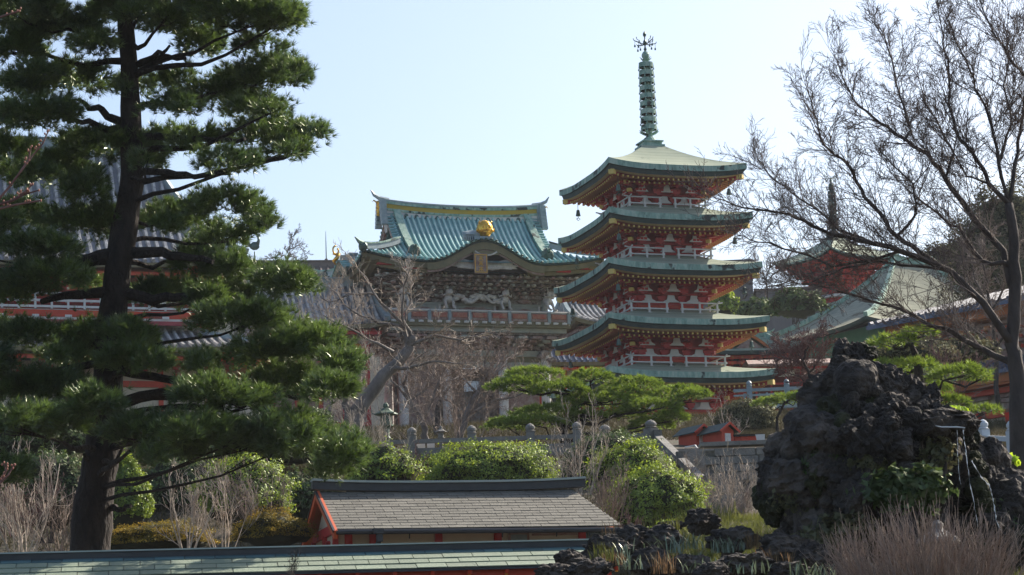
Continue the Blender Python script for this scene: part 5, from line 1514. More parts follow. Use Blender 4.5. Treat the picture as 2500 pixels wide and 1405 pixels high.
# ------------------------------------------------------------ the big pine
tr = [(215, 1440), (220, 1340), (228, 1230), (250, 1100), (262, 950), (272, 800), (290, 640), (322, 450), (320, 300), (315, 150), (300, 0), (292, -150)]
trw = [58, 50, 46, 42, 38, 35, 33, 29, 25, 22, 17, 10]
PADS = [(60, 40, 100, 60), (150, 80, 110, 60), (320, 30, 110, 50), (450, 60, 95, 60), (40, 130, 60, 55), (225, 112, 55, 28), (490, 112, 65, 34), (618, 50, 115, 60), (690, 50, 50, 55), (560, 10, 120, 45),
        (175, 200, 120, 45), (330, 212, 60, 36), (655, 190, 105, 46), (530, 235, 95, 42), (430, 198, 50, 26), (60, 215, 70, 40),
        (90, 285, 110, 45), (620, 265, 90, 36), (420, 262, 60, 30), (715, 185, 45, 40),
        (270, 365, 130, 42), (425, 350, 95, 36), (650, 335, 105, 44), (755, 328, 42, 22), (560, 398, 80, 30), (700, 372, 55, 28), (350, 395, 60, 25),
        (110, 425, 120, 50), (215, 470, 55, 45), (30, 370, 60, 40),
        (45, 540, 80, 60), (225, 550, 110, 55), (420, 545, 90, 45), (560, 505, 95, 42), (630, 550, 38, 42), (540, 595, 60, 45), (545, 665, 60, 55), (480, 640, 60, 40),
        (90, 612, 100, 38), (110, 680, 110, 38), (60, 715, 80, 35), (200, 690, 40, 30),
        (430, 725, 100, 50), (640, 700, 110, 52), (710, 690, 55, 42), (560, 740, 80, 40),
        (590, 790, 125, 48), (740, 850, 105, 55), (825, 905, 48, 52), (660, 860, 90, 40),
        (70, 825, 110, 40), (260, 832, 120, 50), (325, 885, 90, 48), (180, 870, 80, 35),
        (540, 890, 75, 32), (700, 945, 120, 52), (520, 968, 90, 44), (800, 960, 60, 45), (600, 985, 80, 35),
        (90, 960, 115, 60), (230, 995, 65, 45), (55, 1045, 95, 60), (160, 1040, 60, 40),
        (345, 1060, 95, 50), (480, 1065, 100, 56), (610, 1085, 95, 56), (770, 1095, 100, 58), (840, 1120, 48, 52), (820, 1150, 40, 30), (420, 1110, 80, 30), (700, 1040, 80, 34),
        (20, 1160, 50, 48),
        (300, -70, 220, 60), (520, -90, 160, 60), (100, -80, 150, 60), (640, 115, 70, 20), (-80, 300, 120, 60), (-100, 600, 120, 60), (-90, 900, 130, 70)]  # pads above the frame are unseen crown, added to cast shade
pads2 = []
XL = [([(294, 300), (249, 269), (219, 264), (194, 244)], .085), ([(294, 310), (259, 319), (219, 294), (164, 299)], .09), ([(325, 160), (379, 137), (399, 130), (414, 112)], .06), ([(325, 155), (399, 145), (453, 142)], .07),
      ([(335, 335), (473, 341), (538, 349), (598, 339)], .08), ([(335, 425), (409, 419), (478, 429), (563, 424)], .075), ([(270, 628), (189, 643), (100, 653), (-20, 662)], .15), ([(300, 613), (399, 618), (449, 628), (520, 640)], .12),
      ([(280, 712), (188, 718), (100, 738)], .12), ([(295, 720), (376, 728), (457, 725), (560, 760)], .12), ([(275, 985), (380, 960), (484, 951), (591, 940), (725, 972)], .12), ([(275, 900), (420, 930), (560, 950), (640, 990)], .09), ([(255, 1241), (290, 1243), (320, 1236)], .075), ([(240, 1130), (215, 1122), (205, 1110)], .07),
      ([(265, 880), (180, 900), (60, 910)], .09), ([(262, 1010), (150, 1010), (30, 1040)], .09)]
rr_ = random.Random(77)
for p in PADS:                      # break each clump into a few smaller tufts of different height
    pads2.append((p[0], p[1], p[2], p[3]*.85))
    for q in range(2):
        a = rr_.uniform(-1, 1); pads2.append((p[0]+a*p[2]*.75, p[1]+rr_.uniform(-.38, .25)*p[3], p[2]*rr_.uniform(.32, .5), p[3]*rr_.uniform(.4, .6)))
pad_tree('pine_tree', [at(x, y, 46.) for x, y in tr], [w_*mpp(46.) for w_ in trw], pads2, 'huge dark pine filling the left, with layered needle pads and thick leaning trunk', 'pine tree', needle, density=4.6, L=.175, w_=.0135, nb=20, Yc=46., dY=2.0, seed=4, nlimb=.15, limb_r=.045, clump=5, lump=.5, low=-.2, spread=.58, xlimbs=XL, fwd=3.2)
# --- cloud pruned pine before the pagoda
cp = [(1300, 915, 70, 16), (1265, 945, 75, 24), (1370, 955, 75, 24), (1440, 925, 60, 20), (1545, 943, 62, 20), (1650, 965, 78, 20), (1480, 983, 90, 18), (1590, 998, 80, 24), (1420, 980, 60, 18), (1330, 1010, 80, 20), (1240, 1040, 62, 20), (1300, 1035, 90, 16), (1430, 1018, 50, 14), (1530, 1013, 52, 16), (1590, 1043, 62, 20), (1640, 1022, 42, 22), (1695, 968, 38, 15), (1510, 960, 60, 16)]
pad_tree('garden_pine', [at(1385, 1110, 85), at(1375, 1050, 85), at(1400, 1000, 85), at(1450, 960, 85)], [.20, .17, .12, .06], cp, 'cloud pruned pine spreading flat bright green pads before the pagoda', 'pine tree', needle2, density=8., L=.17, w_=.020, nb=18, Yc=84.5, dY=.7, seed=9, lump=.4, limb_r=.05, low=-.25, spread=.6)
pad_tree('garden_pine', [at(1898, 1060, 98), at(1897, 1020, 98), at(1915, 985, 98)], [.07, .06, .04], [(1875, 985, 40, 11), (1920, 978, 60, 13), (1965, 968, 45, 12), (1990, 975, 35, 14)], 'low flat pine on a thin pole left of the rock mound', 'pine tree', needle2, density=9., L=.17, w_=.022, nb=16, Yc=98, dY=.4, seed=19, lump=.3, limb_r=.03)
pad_tree('garden_pine', [at(2260, 1080, 58), at(2250, 980, 58), at(2240, 880, 58), at(2220, 830, 58)], [.16, .13, .09, .05], [(2180, 838, 60, 20), (2250, 815, 45, 15), (2225, 900, 75, 20), (2340, 915, 70, 22), (2390, 925, 28, 16), (2170, 935, 60, 24), (2260, 950, 60, 20), (2400, 1005, 45, 13), (2310, 985, 50, 18), (2130, 900, 50, 22)], 'dull green pine with drooping pads rising behind the rock mound', 'pine tree', needle2, density=4., L=.16, w_=.017, nb=16, Yc=58, dY=.8, seed=29, lump=.35, limb_r=.04)
# --- hedges and shrubs
shrub('round_hedge', 'broad round sunlit hedge above the shed roof', 1195, 1150, 150, 66, 72, leaf_g, 20000, .072, 3, .7, cat='hedge')
shrub('long_hedge', 'long green hedge falling towards the right behind the shed', 1600, 1235, 110, 85, 66, leaf_g, 18000, .072, 5, .7, lump=.4, cat='hedge')
shrub('upper_hedge', 'green hedge shoulder between the dark hedge and the stone parapet', 1545, 1160, 95, 75, 70, leaf_g, 15000, .072, 55, .7, lump=.4, cat='hedge')
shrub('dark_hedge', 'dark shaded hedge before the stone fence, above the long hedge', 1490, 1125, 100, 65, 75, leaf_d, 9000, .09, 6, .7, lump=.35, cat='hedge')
shrub('cone_shrub', 'tall cone shaped evergreen shrub just right of the big pine trunk', 310, 1215, 58, 100, 63, leaf_g, 13000, .07, 7, .9, .2, 'cone')
shrub('leafy_shrub', 'large leafy shrub mixed with bare stems left of the shed', 595, 1205, 112, 85, 64, leaf_g, 15000, .072, 8, .8, .3)
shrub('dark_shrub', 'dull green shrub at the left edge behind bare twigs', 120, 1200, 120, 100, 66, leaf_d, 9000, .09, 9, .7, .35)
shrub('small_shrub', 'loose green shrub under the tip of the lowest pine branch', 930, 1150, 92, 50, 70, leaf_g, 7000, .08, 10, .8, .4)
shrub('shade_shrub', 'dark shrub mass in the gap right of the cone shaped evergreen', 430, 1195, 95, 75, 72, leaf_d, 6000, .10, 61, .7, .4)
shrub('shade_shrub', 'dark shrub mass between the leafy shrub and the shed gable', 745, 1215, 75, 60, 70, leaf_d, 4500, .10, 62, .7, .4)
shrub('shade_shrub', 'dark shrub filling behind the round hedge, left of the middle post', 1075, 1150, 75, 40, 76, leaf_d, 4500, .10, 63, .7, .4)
shrub('glossy_bush', 'dark glossy bush beside the cherry trunk, touching the pine', 770, 1030, 45, 32, 84, leaf_d, 2600, .10, 11, .8, .3)
shrub('golden_shrub', 'flat golden brown conifer beside the foot of the big pine', 385, 1318, 130, 38, 58, leaf_y, 16000, .042, 12, .6, .35, low=-.3)
shrub('golden_shrub', 'flat yellow green conifer leaning on the left gable of the shed', 665, 1300, 90, 46, 60.5, leaf_y, 14000, .042, 13, .6, .4, low=-.3)
shrub('dome_bush', 'domed grey green bush right of the pagoda door', 1822, 1028, 76, 50, 104, leaf_o, 8000, .11, 14, .8, .15)
shrub('bright_bush', 'bright leafy tree showing behind the third pagoda balcony', 1765, 745, 34, 32, 160, leaf_g, 1800, .28, 15, .8, .3)
shrub('dark_evergreen', 'dark rounded evergreen below the far pagoda', 1945, 745, 62, 36, 150, leaf_d, 4000, .22, 16, .8, .35)
shrub('dark_evergreen', 'low dark bushes beside the grey block building', 1850, 760, 48, 28, 155, leaf_d, 2500, .22, 17, .8, .35)
shrub('lime_fern', 'lime green leaves glowing on top of the rocks above the spout', 2325, 1010, 34, 16, 31, leaf_lime, 320, .10, 18, .8, .5, core=.4)
shrub('lime_fern', 'small lime green tuft at the right edge beside the dark rocks', 2462, 1128, 22, 14, 31, leaf_lime, 160, .10, 28, .8, .5, core=.4)
shrub('ivy_clump', 'dark ivy leaves hanging on the shaded middle of the rock mound', 2215, 1195, 95, 50, 26.3, leaf_d, 1500, .10, 38, .35, .5, core=.3, low=-1)
shrub('green_tuft', 'small green plant growing on the shoulder of the rock mound', 2105, 1050, 26, 12, 26.9, leaf_g, 180, .08, 39, .6, .5, core=.3)
shrub('wide_evergreen', 'brownish evergreen tree crown towering behind the right bare tree', 2460, 640, 130, 190, 122, leaf_o, 26000, .16, 40, .7, .35, cat='tree', core=.8)
shrub('wide_evergreen', 'low dark tree line under the pale roof near the right edge', 2330, 640, 75, 50, 185, leaf_o, 4000, .28, 41, .8, .35, cat='tree')
# --- bare trees
LIMBS = [([(2492, 1180), (2488, 1000), (2478, 900), (2470, 840), (2478, 720), (2475, 600), (2463, 498)], 25.6, 11),
         ([(2470, 840), (2400, 740), (2323, 663), (2198, 613), (2129, 593), (2029, 573), (1964, 543), (1910, 518), (1810, 508), (1752, 486)], 10.4, 1.2),
         ([(2323, 663), (2248, 618), (2188, 578), (2149, 523), (2109, 478), (2089, 434), (2069, 399), (2019, 369), (1999, 319), (1989, 279), (1969, 214)], 7.2, 1.2),
         ([(2478, 720), (2448, 613), (2363, 513), (2308, 438), (2268, 379), (2208, 344), (2149, 299), (2094, 259), (2069, 209), (2044, 149)], 9.6, 1.2),
         ([(2463, 498), (2413, 448), (2388, 394), (2348, 339), (2318, 269), (2318, 224), (2313, 149), (2298, 85), (2288, 10)], 6.4, 1.2),
         ([(2208, 344), (2223, 309), (2198, 239), (2178, 149), (2158, 90), (2129, 50)], 4.0, 1.),
         ([(2463, 498), (2438, 399), (2423, 309), (2393, 234), (2368, 174), (2338, 100), (2303, 25)], 5.6, 1.2),
         ([(2520, 260), (2500, 184), (2457, 135), (2423, 75), (2393, 0)], 4.8, 1.2),
         ([(2463, 498), (2480, 400), (2490, 320), (2510, 200)], 6.4, 3),
         ([(2478, 890), (2400, 855), (2330, 815), (2260, 790), (2200, 755), (2130, 735), (2020, 700), (1930, 690)], 8.8, 1.2),
         ([(2323, 663), (2230, 650), (2150, 640), (2060, 655), (1980, 690), (1900, 700)], 4.0, 1.),
         ([(2129, 593), (2050, 560), (1990, 510), (1930, 470), (1880, 430), (1850, 390)], 4.0, 1.),
         ([(2198, 613), (2120, 640), (2030, 650), (1940, 610), (1850, 590), (1800, 575)], 4.0, 1.),
         ([(2308, 438), (2330, 380), (2300, 320), (2260, 250), (2240, 180)], 4.0, 1.),
         ([(2188, 578), (2240, 520), (2230, 450), (2180, 400), (2150, 370)], 4.0, 1.),
         ([(2413, 448), (2360, 430), (2290, 300), (2250, 290)], 3.2, 1.),
         ([(2476, 650), (2400, 640), (2340, 560), (2290, 520), (2230, 480), (2190, 440)], 6.4, 1.),
         ([(2438, 399), (2470, 300), (2450, 210), (2470, 120), (2480, 40)], 4.0, 1.)]
limb_tree('bare_tree', 'large leafless tree leaning in from the right edge across the sky', LIMBS, 34., bark_g, mat('dark_twigs', (.10, .075, .065), (.17, .13, .115), 5., .9, island=.3), None, 12, 14, 125, 3, .009, .0026, 1.3, kids=(3, 4), wig=.13, ratio=.62, ang=(22, 46))
limb_tree('bare_cherry', 'old leaning cherry with forked dark trunk before the gate', [([(862, 1062), (868, 1010), (905, 960), (950, 905), (1000, 845), (1010, 820)], 24, 10),
          ([(855, 1040), (845, 990), (838, 950)], 14, 5),
          ([(1000, 845), (985, 800), (960, 770), (915, 720), (880, 660), (860, 640)], 6, 1), ([(1005, 830), (980, 775), (985, 700), (1000, 660)], 5, 1), ([(985, 800), (930, 790), (860, 760), (800, 700)], 5, 1),
          ([(1000, 845), (1060, 820), (1120, 830), (1180, 815)], 5, 1), ([(950, 905), (1000, 900), (1060, 880), (1130, 890)], 6, 1), ([(985, 800), (1000, 740), (1010, 690), (985, 650)], 3, 1), ([(915, 720), (860, 720), (800, 740), (775, 700)], 3, 1), ([(960, 860), (900, 830), (850, 800), (790, 770)], 5, 1)], 88., bark_l, twig_l, None, 5, 20, 70, 2, .015, .0065, 1.5)
for i, (lb, lims) in enumerate((('brown twigged bare tree with slanting trunk left before the gate', [([(1045, 1085), (1030, 1030), (1000, 980), (985, 940)], 9, 5), ([(1000, 980), (960, 930), (930, 880)], 4, 1), ([(1030, 1030), (1060, 960), (1090, 900), (1100, 860)], 5, 1), ([(985, 940), (1000, 890), (1040, 860)], 4, 1), ([(1000, 980), (1050, 940), (1120, 920)], 4, 1)]),
                              ('brown twigged bare tree right of the white notice board', [([(1120, 1085), (1140, 1010), (1165, 960), (1190, 930)], 9, 5), ([(1165, 960), (1130, 920), (1110, 880)], 4, 1), ([(1190, 930), (1230, 890), (1260, 860)], 4, 1), ([(1140, 1010), (1210, 980), (1280, 960), (1330, 930)], 5, 1), ([(1190, 930), (1180, 880), (1200, 850)], 4, 1), ([(1140, 1010), (1080, 970), (1040, 920)], 4, 1)]),
                              ('dark stemmed bare tree standing behind the small stone lantern', [([(1065, 1085), (1070, 1020), (1078, 970), (1070, 930)], 10, 5), ([(1078, 970), (1120, 930), (1170, 900)], 4, 1), ([(1070, 930), (1040, 890), (1000, 870)], 4, 1), ([(1070, 930), (1090, 890), (1130, 860)], 4, 1)]))):
    limb_tree('bare_tree', lb, lims, 98.+4*i, bark_l if i < 2 else bark_g, twig_b, 'bare trees before the gate', 20+i, 11, 85, 3, .016, .006, 2., kids=(3, 4))
limb_tree('bare_tree', 'small far bare tree rising above the brown ridge left of the gate', [([(700, 660), (702, 620), (706, 590), (722, 568)], 2.2, .8), ([(702, 630), (680, 625), (655, 632)], 1.5, .6), ([(704, 610), (730, 600), (745, 620)], 1.5, .6), ([(702, 625), (720, 630), (745, 640)], 1.5, .6)], 180., bark_g, mat('far_twigs', (.07, .05, .045), (.11, .08, .07), 3.), None, 31, 5, 22, 2, .02, .011, 1.)
limb_tree('bare_tree', 'hazy bare trees between the grey block and the far pagoda', [([(1875, 740), (1872, 690), (1880, 650)], 2.5, 1.2), ([(1872, 690), (1850, 660), (1845, 630)], 2, .6), ([(1880, 680), (1910, 650), (1930, 620)], 2, .6), ([(1876, 700), (1920, 690), (1960, 680)], 2, .6)], 165., bark_g, mat('hazy_twigs', (.09, .065, .06), (.14, .10, .09), 3.), None, 33, 5, 40, 2, .02, .010, 2.)
limb_tree('bare_maple', 'reddish brown twiggy maple left of the rock mound peak', [([(1990, 1000), (1985, 950), (1975, 910), (1960, 880)], 5, 2.5), ([(1975, 910), (1940, 880), (1900, 870)], 3, 1), ([(1975, 910), (2000, 880), (2010, 850)], 3, 1), ([(1960, 880), (1940, 850), (1900, 840)], 3, 1), ([(1985, 950), (1950, 920), (1910, 910)], 3, 1), ([(1960, 880), (1970, 850), (1990, 820)], 3, 1)], 66., bark_g, twig_r, None, 35, 7, 55, 3, .009, .0055, 1.)
# --- bare bushes
bare_bush('twig_thicket', 'brown leafless thicket filling the slope before the gate columns', 1120, 1085, 420, 165, 94, twig_b, 9, 81, 3, .018, fan=.9, kids=(4, 5), rmin=.006)
bare_bush('twig_thicket', 'brown leafless thicket behind the cherry trunk', 930, 1090, 260, 215, 96, twig_l, 5, 82, 3, .018, fan=.7, kids=(4, 5), rmin=.006)
bare_bush('twig_thicket', 'pale thin stems on the left of the stone balustrade', 850, 1120, 120, 130, 78, twig_l, 8, 83, 3, .014)
bare_bush('bare_bush', 'brown brush between long hedge and stone parapet', 1660, 1215, 110, 110, 68.5, twig_b, 12, 84, 3, .013)
bare_bush('bare_bush', 'bare brush over the leafy shrub left of the shed', 640, 1300, 170, 170, 60.5, twig_b, 12, 85, 3, .013)
bare_bush('bare_bush', 'reddish brown brush at the lower left behind the pale stems', 30, 1300, 200, 140, 61, twig_r, 16, 86, 3, .013)
bare_bush('bare_bush', 'fan of pale bare stems between the two golden conifers', 455, 1345, 150, 195, 57, twig_l, 7, 41, 3, .02)
bare_bush('bare_bush', 'thin pale bare shrub before the leafy shrub', 545, 1340, 170, 210, 57.5, twig_l, 8, 42, 3, .016)
bare_bush('bare_bush', 'tangle of bare stems at the lower left corner', 60, 1345, 220, 250, 57, twig_l, 12, 43, 3, .018)
bare_bush('bare_bush', 'brown bare bush just left of the pine trunk', 140, 1345, 200, 180, 58, twig_b, 14, 44, 3, .015)
bare_bush('bare_bush', 'slender bare saplings standing before the stone fence', 955, 1180, 140, 175, 70.5, twig_l, 8, 45, 3, .016)
bare_bush('bare_bush', 'bare branching shrub in front of the round hedge', 990, 1185, 90, 90, 69.5, twig_r, 5, 46, 3, .014)
bare_bush('bare_bush', 'tall bare shrub between round hedge and dark hedge', 1420, 1200, 170, 190, 69, twig_l, 12, 47, 3, .016)
bare_bush('bare_bush', 'brown leafless bush beside the end of the shed roof', 1480, 1290, 170, 150, 63, twig_b, 16, 48, 3, .014)
bare_bush('bare_bush', 'pale bare brush in front of the block wall', 1770, 1265, 190, 125, 68, twig_l, 11, 49, 3, .013, fan=.8)
bare_bush('bare_bush', 'dry brush over the lower steps beside the rock mound', 1820, 1275, 150, 90, 64, twig_b, 9, 50, 3, .012, lean=-.3)
bare_bush('bare_bush', 'small white stemmed tree before the domed bush', 1778, 1085, 80, 110, 95, twig_l, 4, 51, 3, .016)
bare_bush('bare_bush', 'fine dark sapling in front of the near green roof', 690, 1420, 90, 85, 37.2, bark_g, 4, 52, 3, .006, rmin=.0025)
bare_bush('bare_bush', 'reddish bare bush on the bank right of the shed', 1560, 1330, 90, 70, 45, twig_r, 12, 53, 3, .008)
# --- budding cherry branch at the left edge
bud = mat('cherry_buds', (.35, .12, .08), (.45, .2, .12), 8., .5)
ct_base = Vector((-6.3, 22., ground_z(-6.3, 22.)))
ct = empty('cherry_tree', ct_base, 0, 'budding cherry twigs reaching in at the left edge of the picture', 'tree')
def bud_branch(pls, Y, seed, joint):
    rr = random.Random(seed); b = MB(); c = MB(); M_ = mpp(Y)
    for i, pl in enumerate(pls):
        pts = [at(x, y, Y+rr.uniform(-.05, .05))-ct_base for x, y in pl]
        b.tube(pts, [M_*(3.6-2.4*i_/len(pts)) for i_ in range(len(pts))], 6)
        if i == 0:
            j = Vector(joint); b.tube([j, j.lerp(pts[0], .4)+Vector((0, 0, .12)), j.lerp(pts[0], .75)+Vector((0, 0, .03)), pts[0]], [.05, .03, .018, M_*3.6], 7)
        for p, q in zip(pts, pts[1:]):
            for k in range(3):
                s_ = p.lerp(q, rr.random()); e = s_+Vector((rr.uniform(-1, 1), 0, rr.uniform(.2, 1.2))).normalized()*M_*rr.uniform(4, 9)
                b.tube([s_, e], [M_*1.2, M_*.9], 4); c.blob(e, (M_*2.6, M_*2.6, M_*3.6), 0, 1, .1)
        c.blob(pts[-1], (M_*2.6, M_*2.6, M_*4), 0, 1, .1)
    b.add(c.v, c.f, 1); b.build('budding_branch', [twig_r, bud], ct)
b = MB(); b.tube([(0, 0, -.2), (.05, 0, 1.2), (-.1, .1, 2.6), (.05, 0, 4.2), (0, .1, 6.), (.3, 0, 7.6)], [.24, .19, .17, .14, .09, .03], 12)
rr = random.Random(2)
for z in (2.2, 3., 3.8, 4.6, 5.4, 6.2, 7.): twigs(b, Vector((0, 0, z)), Vector((-1+rr.uniform(-.2, .5), rr.uniform(-1, 1), .6)), 2.0, .05, 3, rr, (3, 4))
b.build('trunk', [bark_l], ct)
bud_branch([[(-60, 540), (-20, 505), (20, 460), (50, 420), (80, 380), (105, 350), (118, 320)], [(50, 420), (70, 390), (75, 360)], [(-20, 505), (30, 490), (60, 475), (95, 465)], [(-20, 515), (40, 500), (100, 490)], [(30, 490), (60, 470), (80, 450)]], 22., 1, (0, 0, 4.6))
bud_branch([[(-50, 52), (0, 42), (30, 33), (48, 27)]], 22., 2, (0, 0, 6.2))
bud_branch([[(-50, 1220), (0, 1180), (20, 1160), (35, 1135)], [(0, 1180), (15, 1150), (10, 1130)]], 22., 3, (0, 0, 2.2))
for (lb, x, y, rx, rz, Yr, n, sd) in (('creeper with dull leaves on the left face of the rock mound', 2010, 1150, 45, 40, 27.0, 420, 91), ('creeper draped over the lower left foot of the rock mound', 2060, 1290, 80, 35, 26.6, 700, 92), ('small fern growing high on the rock mound below its peak', 2075, 905, 26, 18, 27.6, 160, 93),
        ('creeper hanging under the right shoulder of the mound near the spout', 2290, 1110, 40, 36, 26.9, 420, 94), ('tangle of leaves on the right flank beside the falling water', 2480, 1290, 60, 60, 27.3, 900, 95), ('olive creeper across the middle of the mound', 2120, 1130, 45, 22, 26.8, 300, 96)):
    shrub('creeper', lb, x, y, rx, rz, Yr, leaf_d if sd % 2 else leaf_o, n, .075, sd, .35, .6, core=.25, low=-1, cat='creeper')
shrub('creeper', 'leafy shrub sitting on the right shoulder of the mound below its peak', 2215, 960, 50, 26, 28.3, leaf_o, 700, .075, 97, .6, .6, core=.5, low=-1, cat='creeper')
shrub('creeper', 'dull bush at the left shoulder of the mound above the domed bush', 1965, 1030, 34, 20, 28.6, leaf_o, 350, .07, 98, .6, .6, core=.5, low=-1, cat='creeper')
shrub('olive_shrub', 'olive shrub canopy behind the mound under the pyramid like roof', 2230, 865, 95, 34, 72, leaf_o, 5000, .10, 101, .7, .5)
shrub('olive_shrub', 'dull shrub behind the mound beside the red wall of the far right hall', 2350, 860, 70, 34, 74, leaf_o, 4000, .10, 102, .7, .5)
shrub('crest_shrub', 'low bright bush at the foot of the long hedge on the grassy crest', 1675, 1290, 60, 26, 58, leaf_g, 4500, .075, 103, .7, .5)
bare_bush('bare_bush', 'reddish bare brush under the eaves of the far right hall', 2330, 950, 170, 120, 70, twig_r, 16, 104, 3, .012)
limb_tree('bare_tree', 'brown bare tree before the dark evergreen at the right edge', [([(2440, 1000), (2430, 850), (2420, 760), (2410, 700)], 7, 3), ([(2420, 760), (2380, 680), (2360, 610)], 4, 1), ([(2420, 760), (2460, 680), (2480, 600)], 4, 1), ([(2410, 700), (2400, 620), (2420, 540)], 4, 1), ([(2430, 850), (2370, 800), (2320, 770)], 4, 1), ([(2430, 850), (2480, 790), (2500, 740)], 4, 1)], 98., bark_g, twig_b, None, 105, 10, 75, 3, .014, .006, 2., kids=(3, 4))
limb_tree('bare_tree', 'thin bare tree over the red corridor just left of the gate', [([(800, 1090), (805, 980), (795, 900), (810, 820)], 6, 3), ([(795, 900), (760, 840), (740, 790)], 3, 1), ([(805, 860), (850, 800), (880, 740)], 3, 1), ([(810, 820), (800, 760), (820, 700)], 3, 1), ([(805, 980), (850, 930), (880, 880)], 3, 1)], 100., bark_l, twig_l, None, 106, 11, 70, 3, .012, .006, 2., kids=(3, 4))
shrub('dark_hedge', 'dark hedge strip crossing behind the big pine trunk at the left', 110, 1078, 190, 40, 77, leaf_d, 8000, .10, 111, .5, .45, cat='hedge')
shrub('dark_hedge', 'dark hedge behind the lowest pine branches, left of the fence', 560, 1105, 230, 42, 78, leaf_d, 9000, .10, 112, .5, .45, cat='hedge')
for (lb, x, y, rx, rz, Yr, n, sd) in (('brown leaved creeper over the upper right slope of the mound', 2235, 1035, 60, 30, 27.3, 600, 121), ('dull green tangle low on the left side of the mound', 1945, 1210, 45, 40, 27.1, 420, 122), ('olive weeds in the centre crack of the mound', 2150, 1010, 30, 45, 27.4, 330, 124), ('olive scrub at the foot of the mound beside the dry bush', 1980, 1330, 70, 26, 26.2, 600, 126)):
    shrub('creeper', lb, x, y, rx, rz, Yr, leaf_o, n, .065, sd, .35, .7, core=.2, low=-1, cat='creeper')
bare_bush('bare_bush', 'fine pale twigs rising across the grey block wall', 1800, 1235, 150, 120, 71, twig_l, 12, 131, 3, .011, fan=.7)
bare_bush('bare_bush', 'pale crossing twigs over the sloping stone parapet', 1700, 1250, 110, 120, 68, twig_l, 9, 132, 3, .011, fan=.7)
# ------------------------------------------------------------ rock mound with the spout
lava = mat('lava_rock', (.018, .014, .012), (.17, .14, .115), 1.7, .95, bump=1., bscale=17, contrast=.24, col3=(.045, .038, .033))
moss = mat('mossy_rock', (.012, .011, .008), (.045, .050, .015), 3., .95, bump=1., bscale=12, contrast=.15)
def rock(mb, c, r, seed, n=3, m=0, amp=.42):
    vs, fs = ICO[n]; out = []; c = Vector(c)
    for v in vs:
        q = v*1.3+Vector((seed*7.7, seed*3.1, seed)); k = 1+amp*mnoise.noise(q)+amp*.7*mnoise.noise(q*2.6)-amp*.8*abs(mnoise.noise(q*3.6))+amp*.22*mnoise.noise(q*9.)
        out.append(c+Vector((v.x*r[0]*k, v.y*r[1]*k, v.z*r[2]*k)))
    mb.add(out, fs, m)
prof_l = [(830, 2060), (862, 2048), (884, 2040), (950, 2015), (1000, 2000), (1060, 1940), (1080, 1895), (1150, 1868), (1200, 1855), (1260, 1905), (1330, 1900), (1420, 1890)]
prof_r = [(830, 2112), (862, 2122), (884, 2128), (910, 2150), (950, 2200), (1000, 2290), (1030, 2370), (1100, 2385), (1180, 2430), (1260, 2520), (1330, 2540), (1420, 2560)]
rl = random.Random(21)
YM = 28.; base = at(2150, 1420, YM)
rm = empty('rock_mound', base, 0, 'tall dark lava rock mound with a water spout, right of the pagoda', 'rockery')
b = MB(); b2 = MB()
rows = [862] + list(range(884, 1430, 26))
for row in rows:
    xl = np.interp(row, [p[0] for p in prof_l], [p[1] for p in prof_l]); xr = np.interp(row, [p[0] for p in prof_r], [p[1] for p in prof_r])
    wdt = xr-xl; n = max(2, int(wdt/42))
    for i in range(n+1):
        x = xl+20+(wdt-40)*i/n + rl.uniform(-10, 10); rad = rl.choice((16, 24, 30, 38, 52)) if wdt > 150 else rl.uniform(22, 32)
        t = (x-xl)/wdt*2-1
        yy = YM - 1.1*math.sqrt(max(0, 1-t*t))*min(1, wdt/420) + rl.uniform(-.15, .15)
        if 2255 < x < 2380 and 1040 < row < 1330: yy += .75      # recess behind the falling water
        p = at(x, row+rl.uniform(-8, 8), yy)-base; rr2 = rad*mpp(yy)
        rock(b, p, (rr2*rl.uniform(.8, 1.3), rr2*1.1, rr2*rl.uniform(.7, 1.3)), rl.random()*60, 4, 1 if (rl.random() < .12 or 2360 < x < 2420) else 0, rl.choice((.12, .3, .42, .5)))
b.blob(at(2180, 1260, YM+.8)-base, (1.35, .9, 1.1), 0, 4, .4, 1.5); b.blob(at(2090, 1030, YM+.5)-base, (.38, .5, .75), 0, 3, .3, 1.5)
b.build('rocks', [lava, moss], rm)
b = MB(); sp = at(2315, 1044, 27.0)-base
b.box(sp+Vector((0, .12, .02)), (.36, .5, .05)); b.blob(sp+Vector((.0, .2, .12)), (.3, .25, .10), 0, 3, .5, 3.); b.build('spout_stone', [lava], rm)
water = bpy.data.materials.new('water'); water.use_nodes = True
wb = water.node_tree.nodes['Principled BSDF']; wb.inputs['Base Color'].default_value = (.75, .8, .85, 1); wb.inputs['Roughness'].default_value = .08; wb.inputs['Transmission Weight'].default_value = .45; wb.inputs['IOR'].default_value = 1.33
b = MB(); b.tube([at(x, y, 26.68)-base for x, y in ((2284, 1040), (2300, 1043), (2335, 1043), (2356, 1045))], [.004, .008, .009, .007], 8, 0)
b.build('water_lip', [water], rm)
rw_ = random.Random(4)
for pl, w0 in (([(2352, 1050), (2356, 1090), (2362, 1130), (2366, 1170), (2378, 1230), (2390, 1300)], .010), ([(2337, 1050), (2338, 1100), (2341, 1150), (2346, 1190)], .006), ([(2372, 1125), (2395, 1165), (2415, 1185), (2425, 1220), (2432, 1270), (2445, 1300)], .012)):
    b = MB(); pts = []
    for (x0, y0), (x1, y1) in zip(pl, pl[1:]):
        for j in range(6): f = j/6; pts.append(at(x0+(x1-x0)*f+rw_.uniform(-1, 1), y0+(y1-y0)*f, 26.72-.1*f if False else 26.70)-base)
    b.tube(pts, [w0*.5*rw_.choice((.15, .4, .8, 1.3)) for _ in pts], 6); 
    b.build('falling_water', [water], rm, smooth=True)
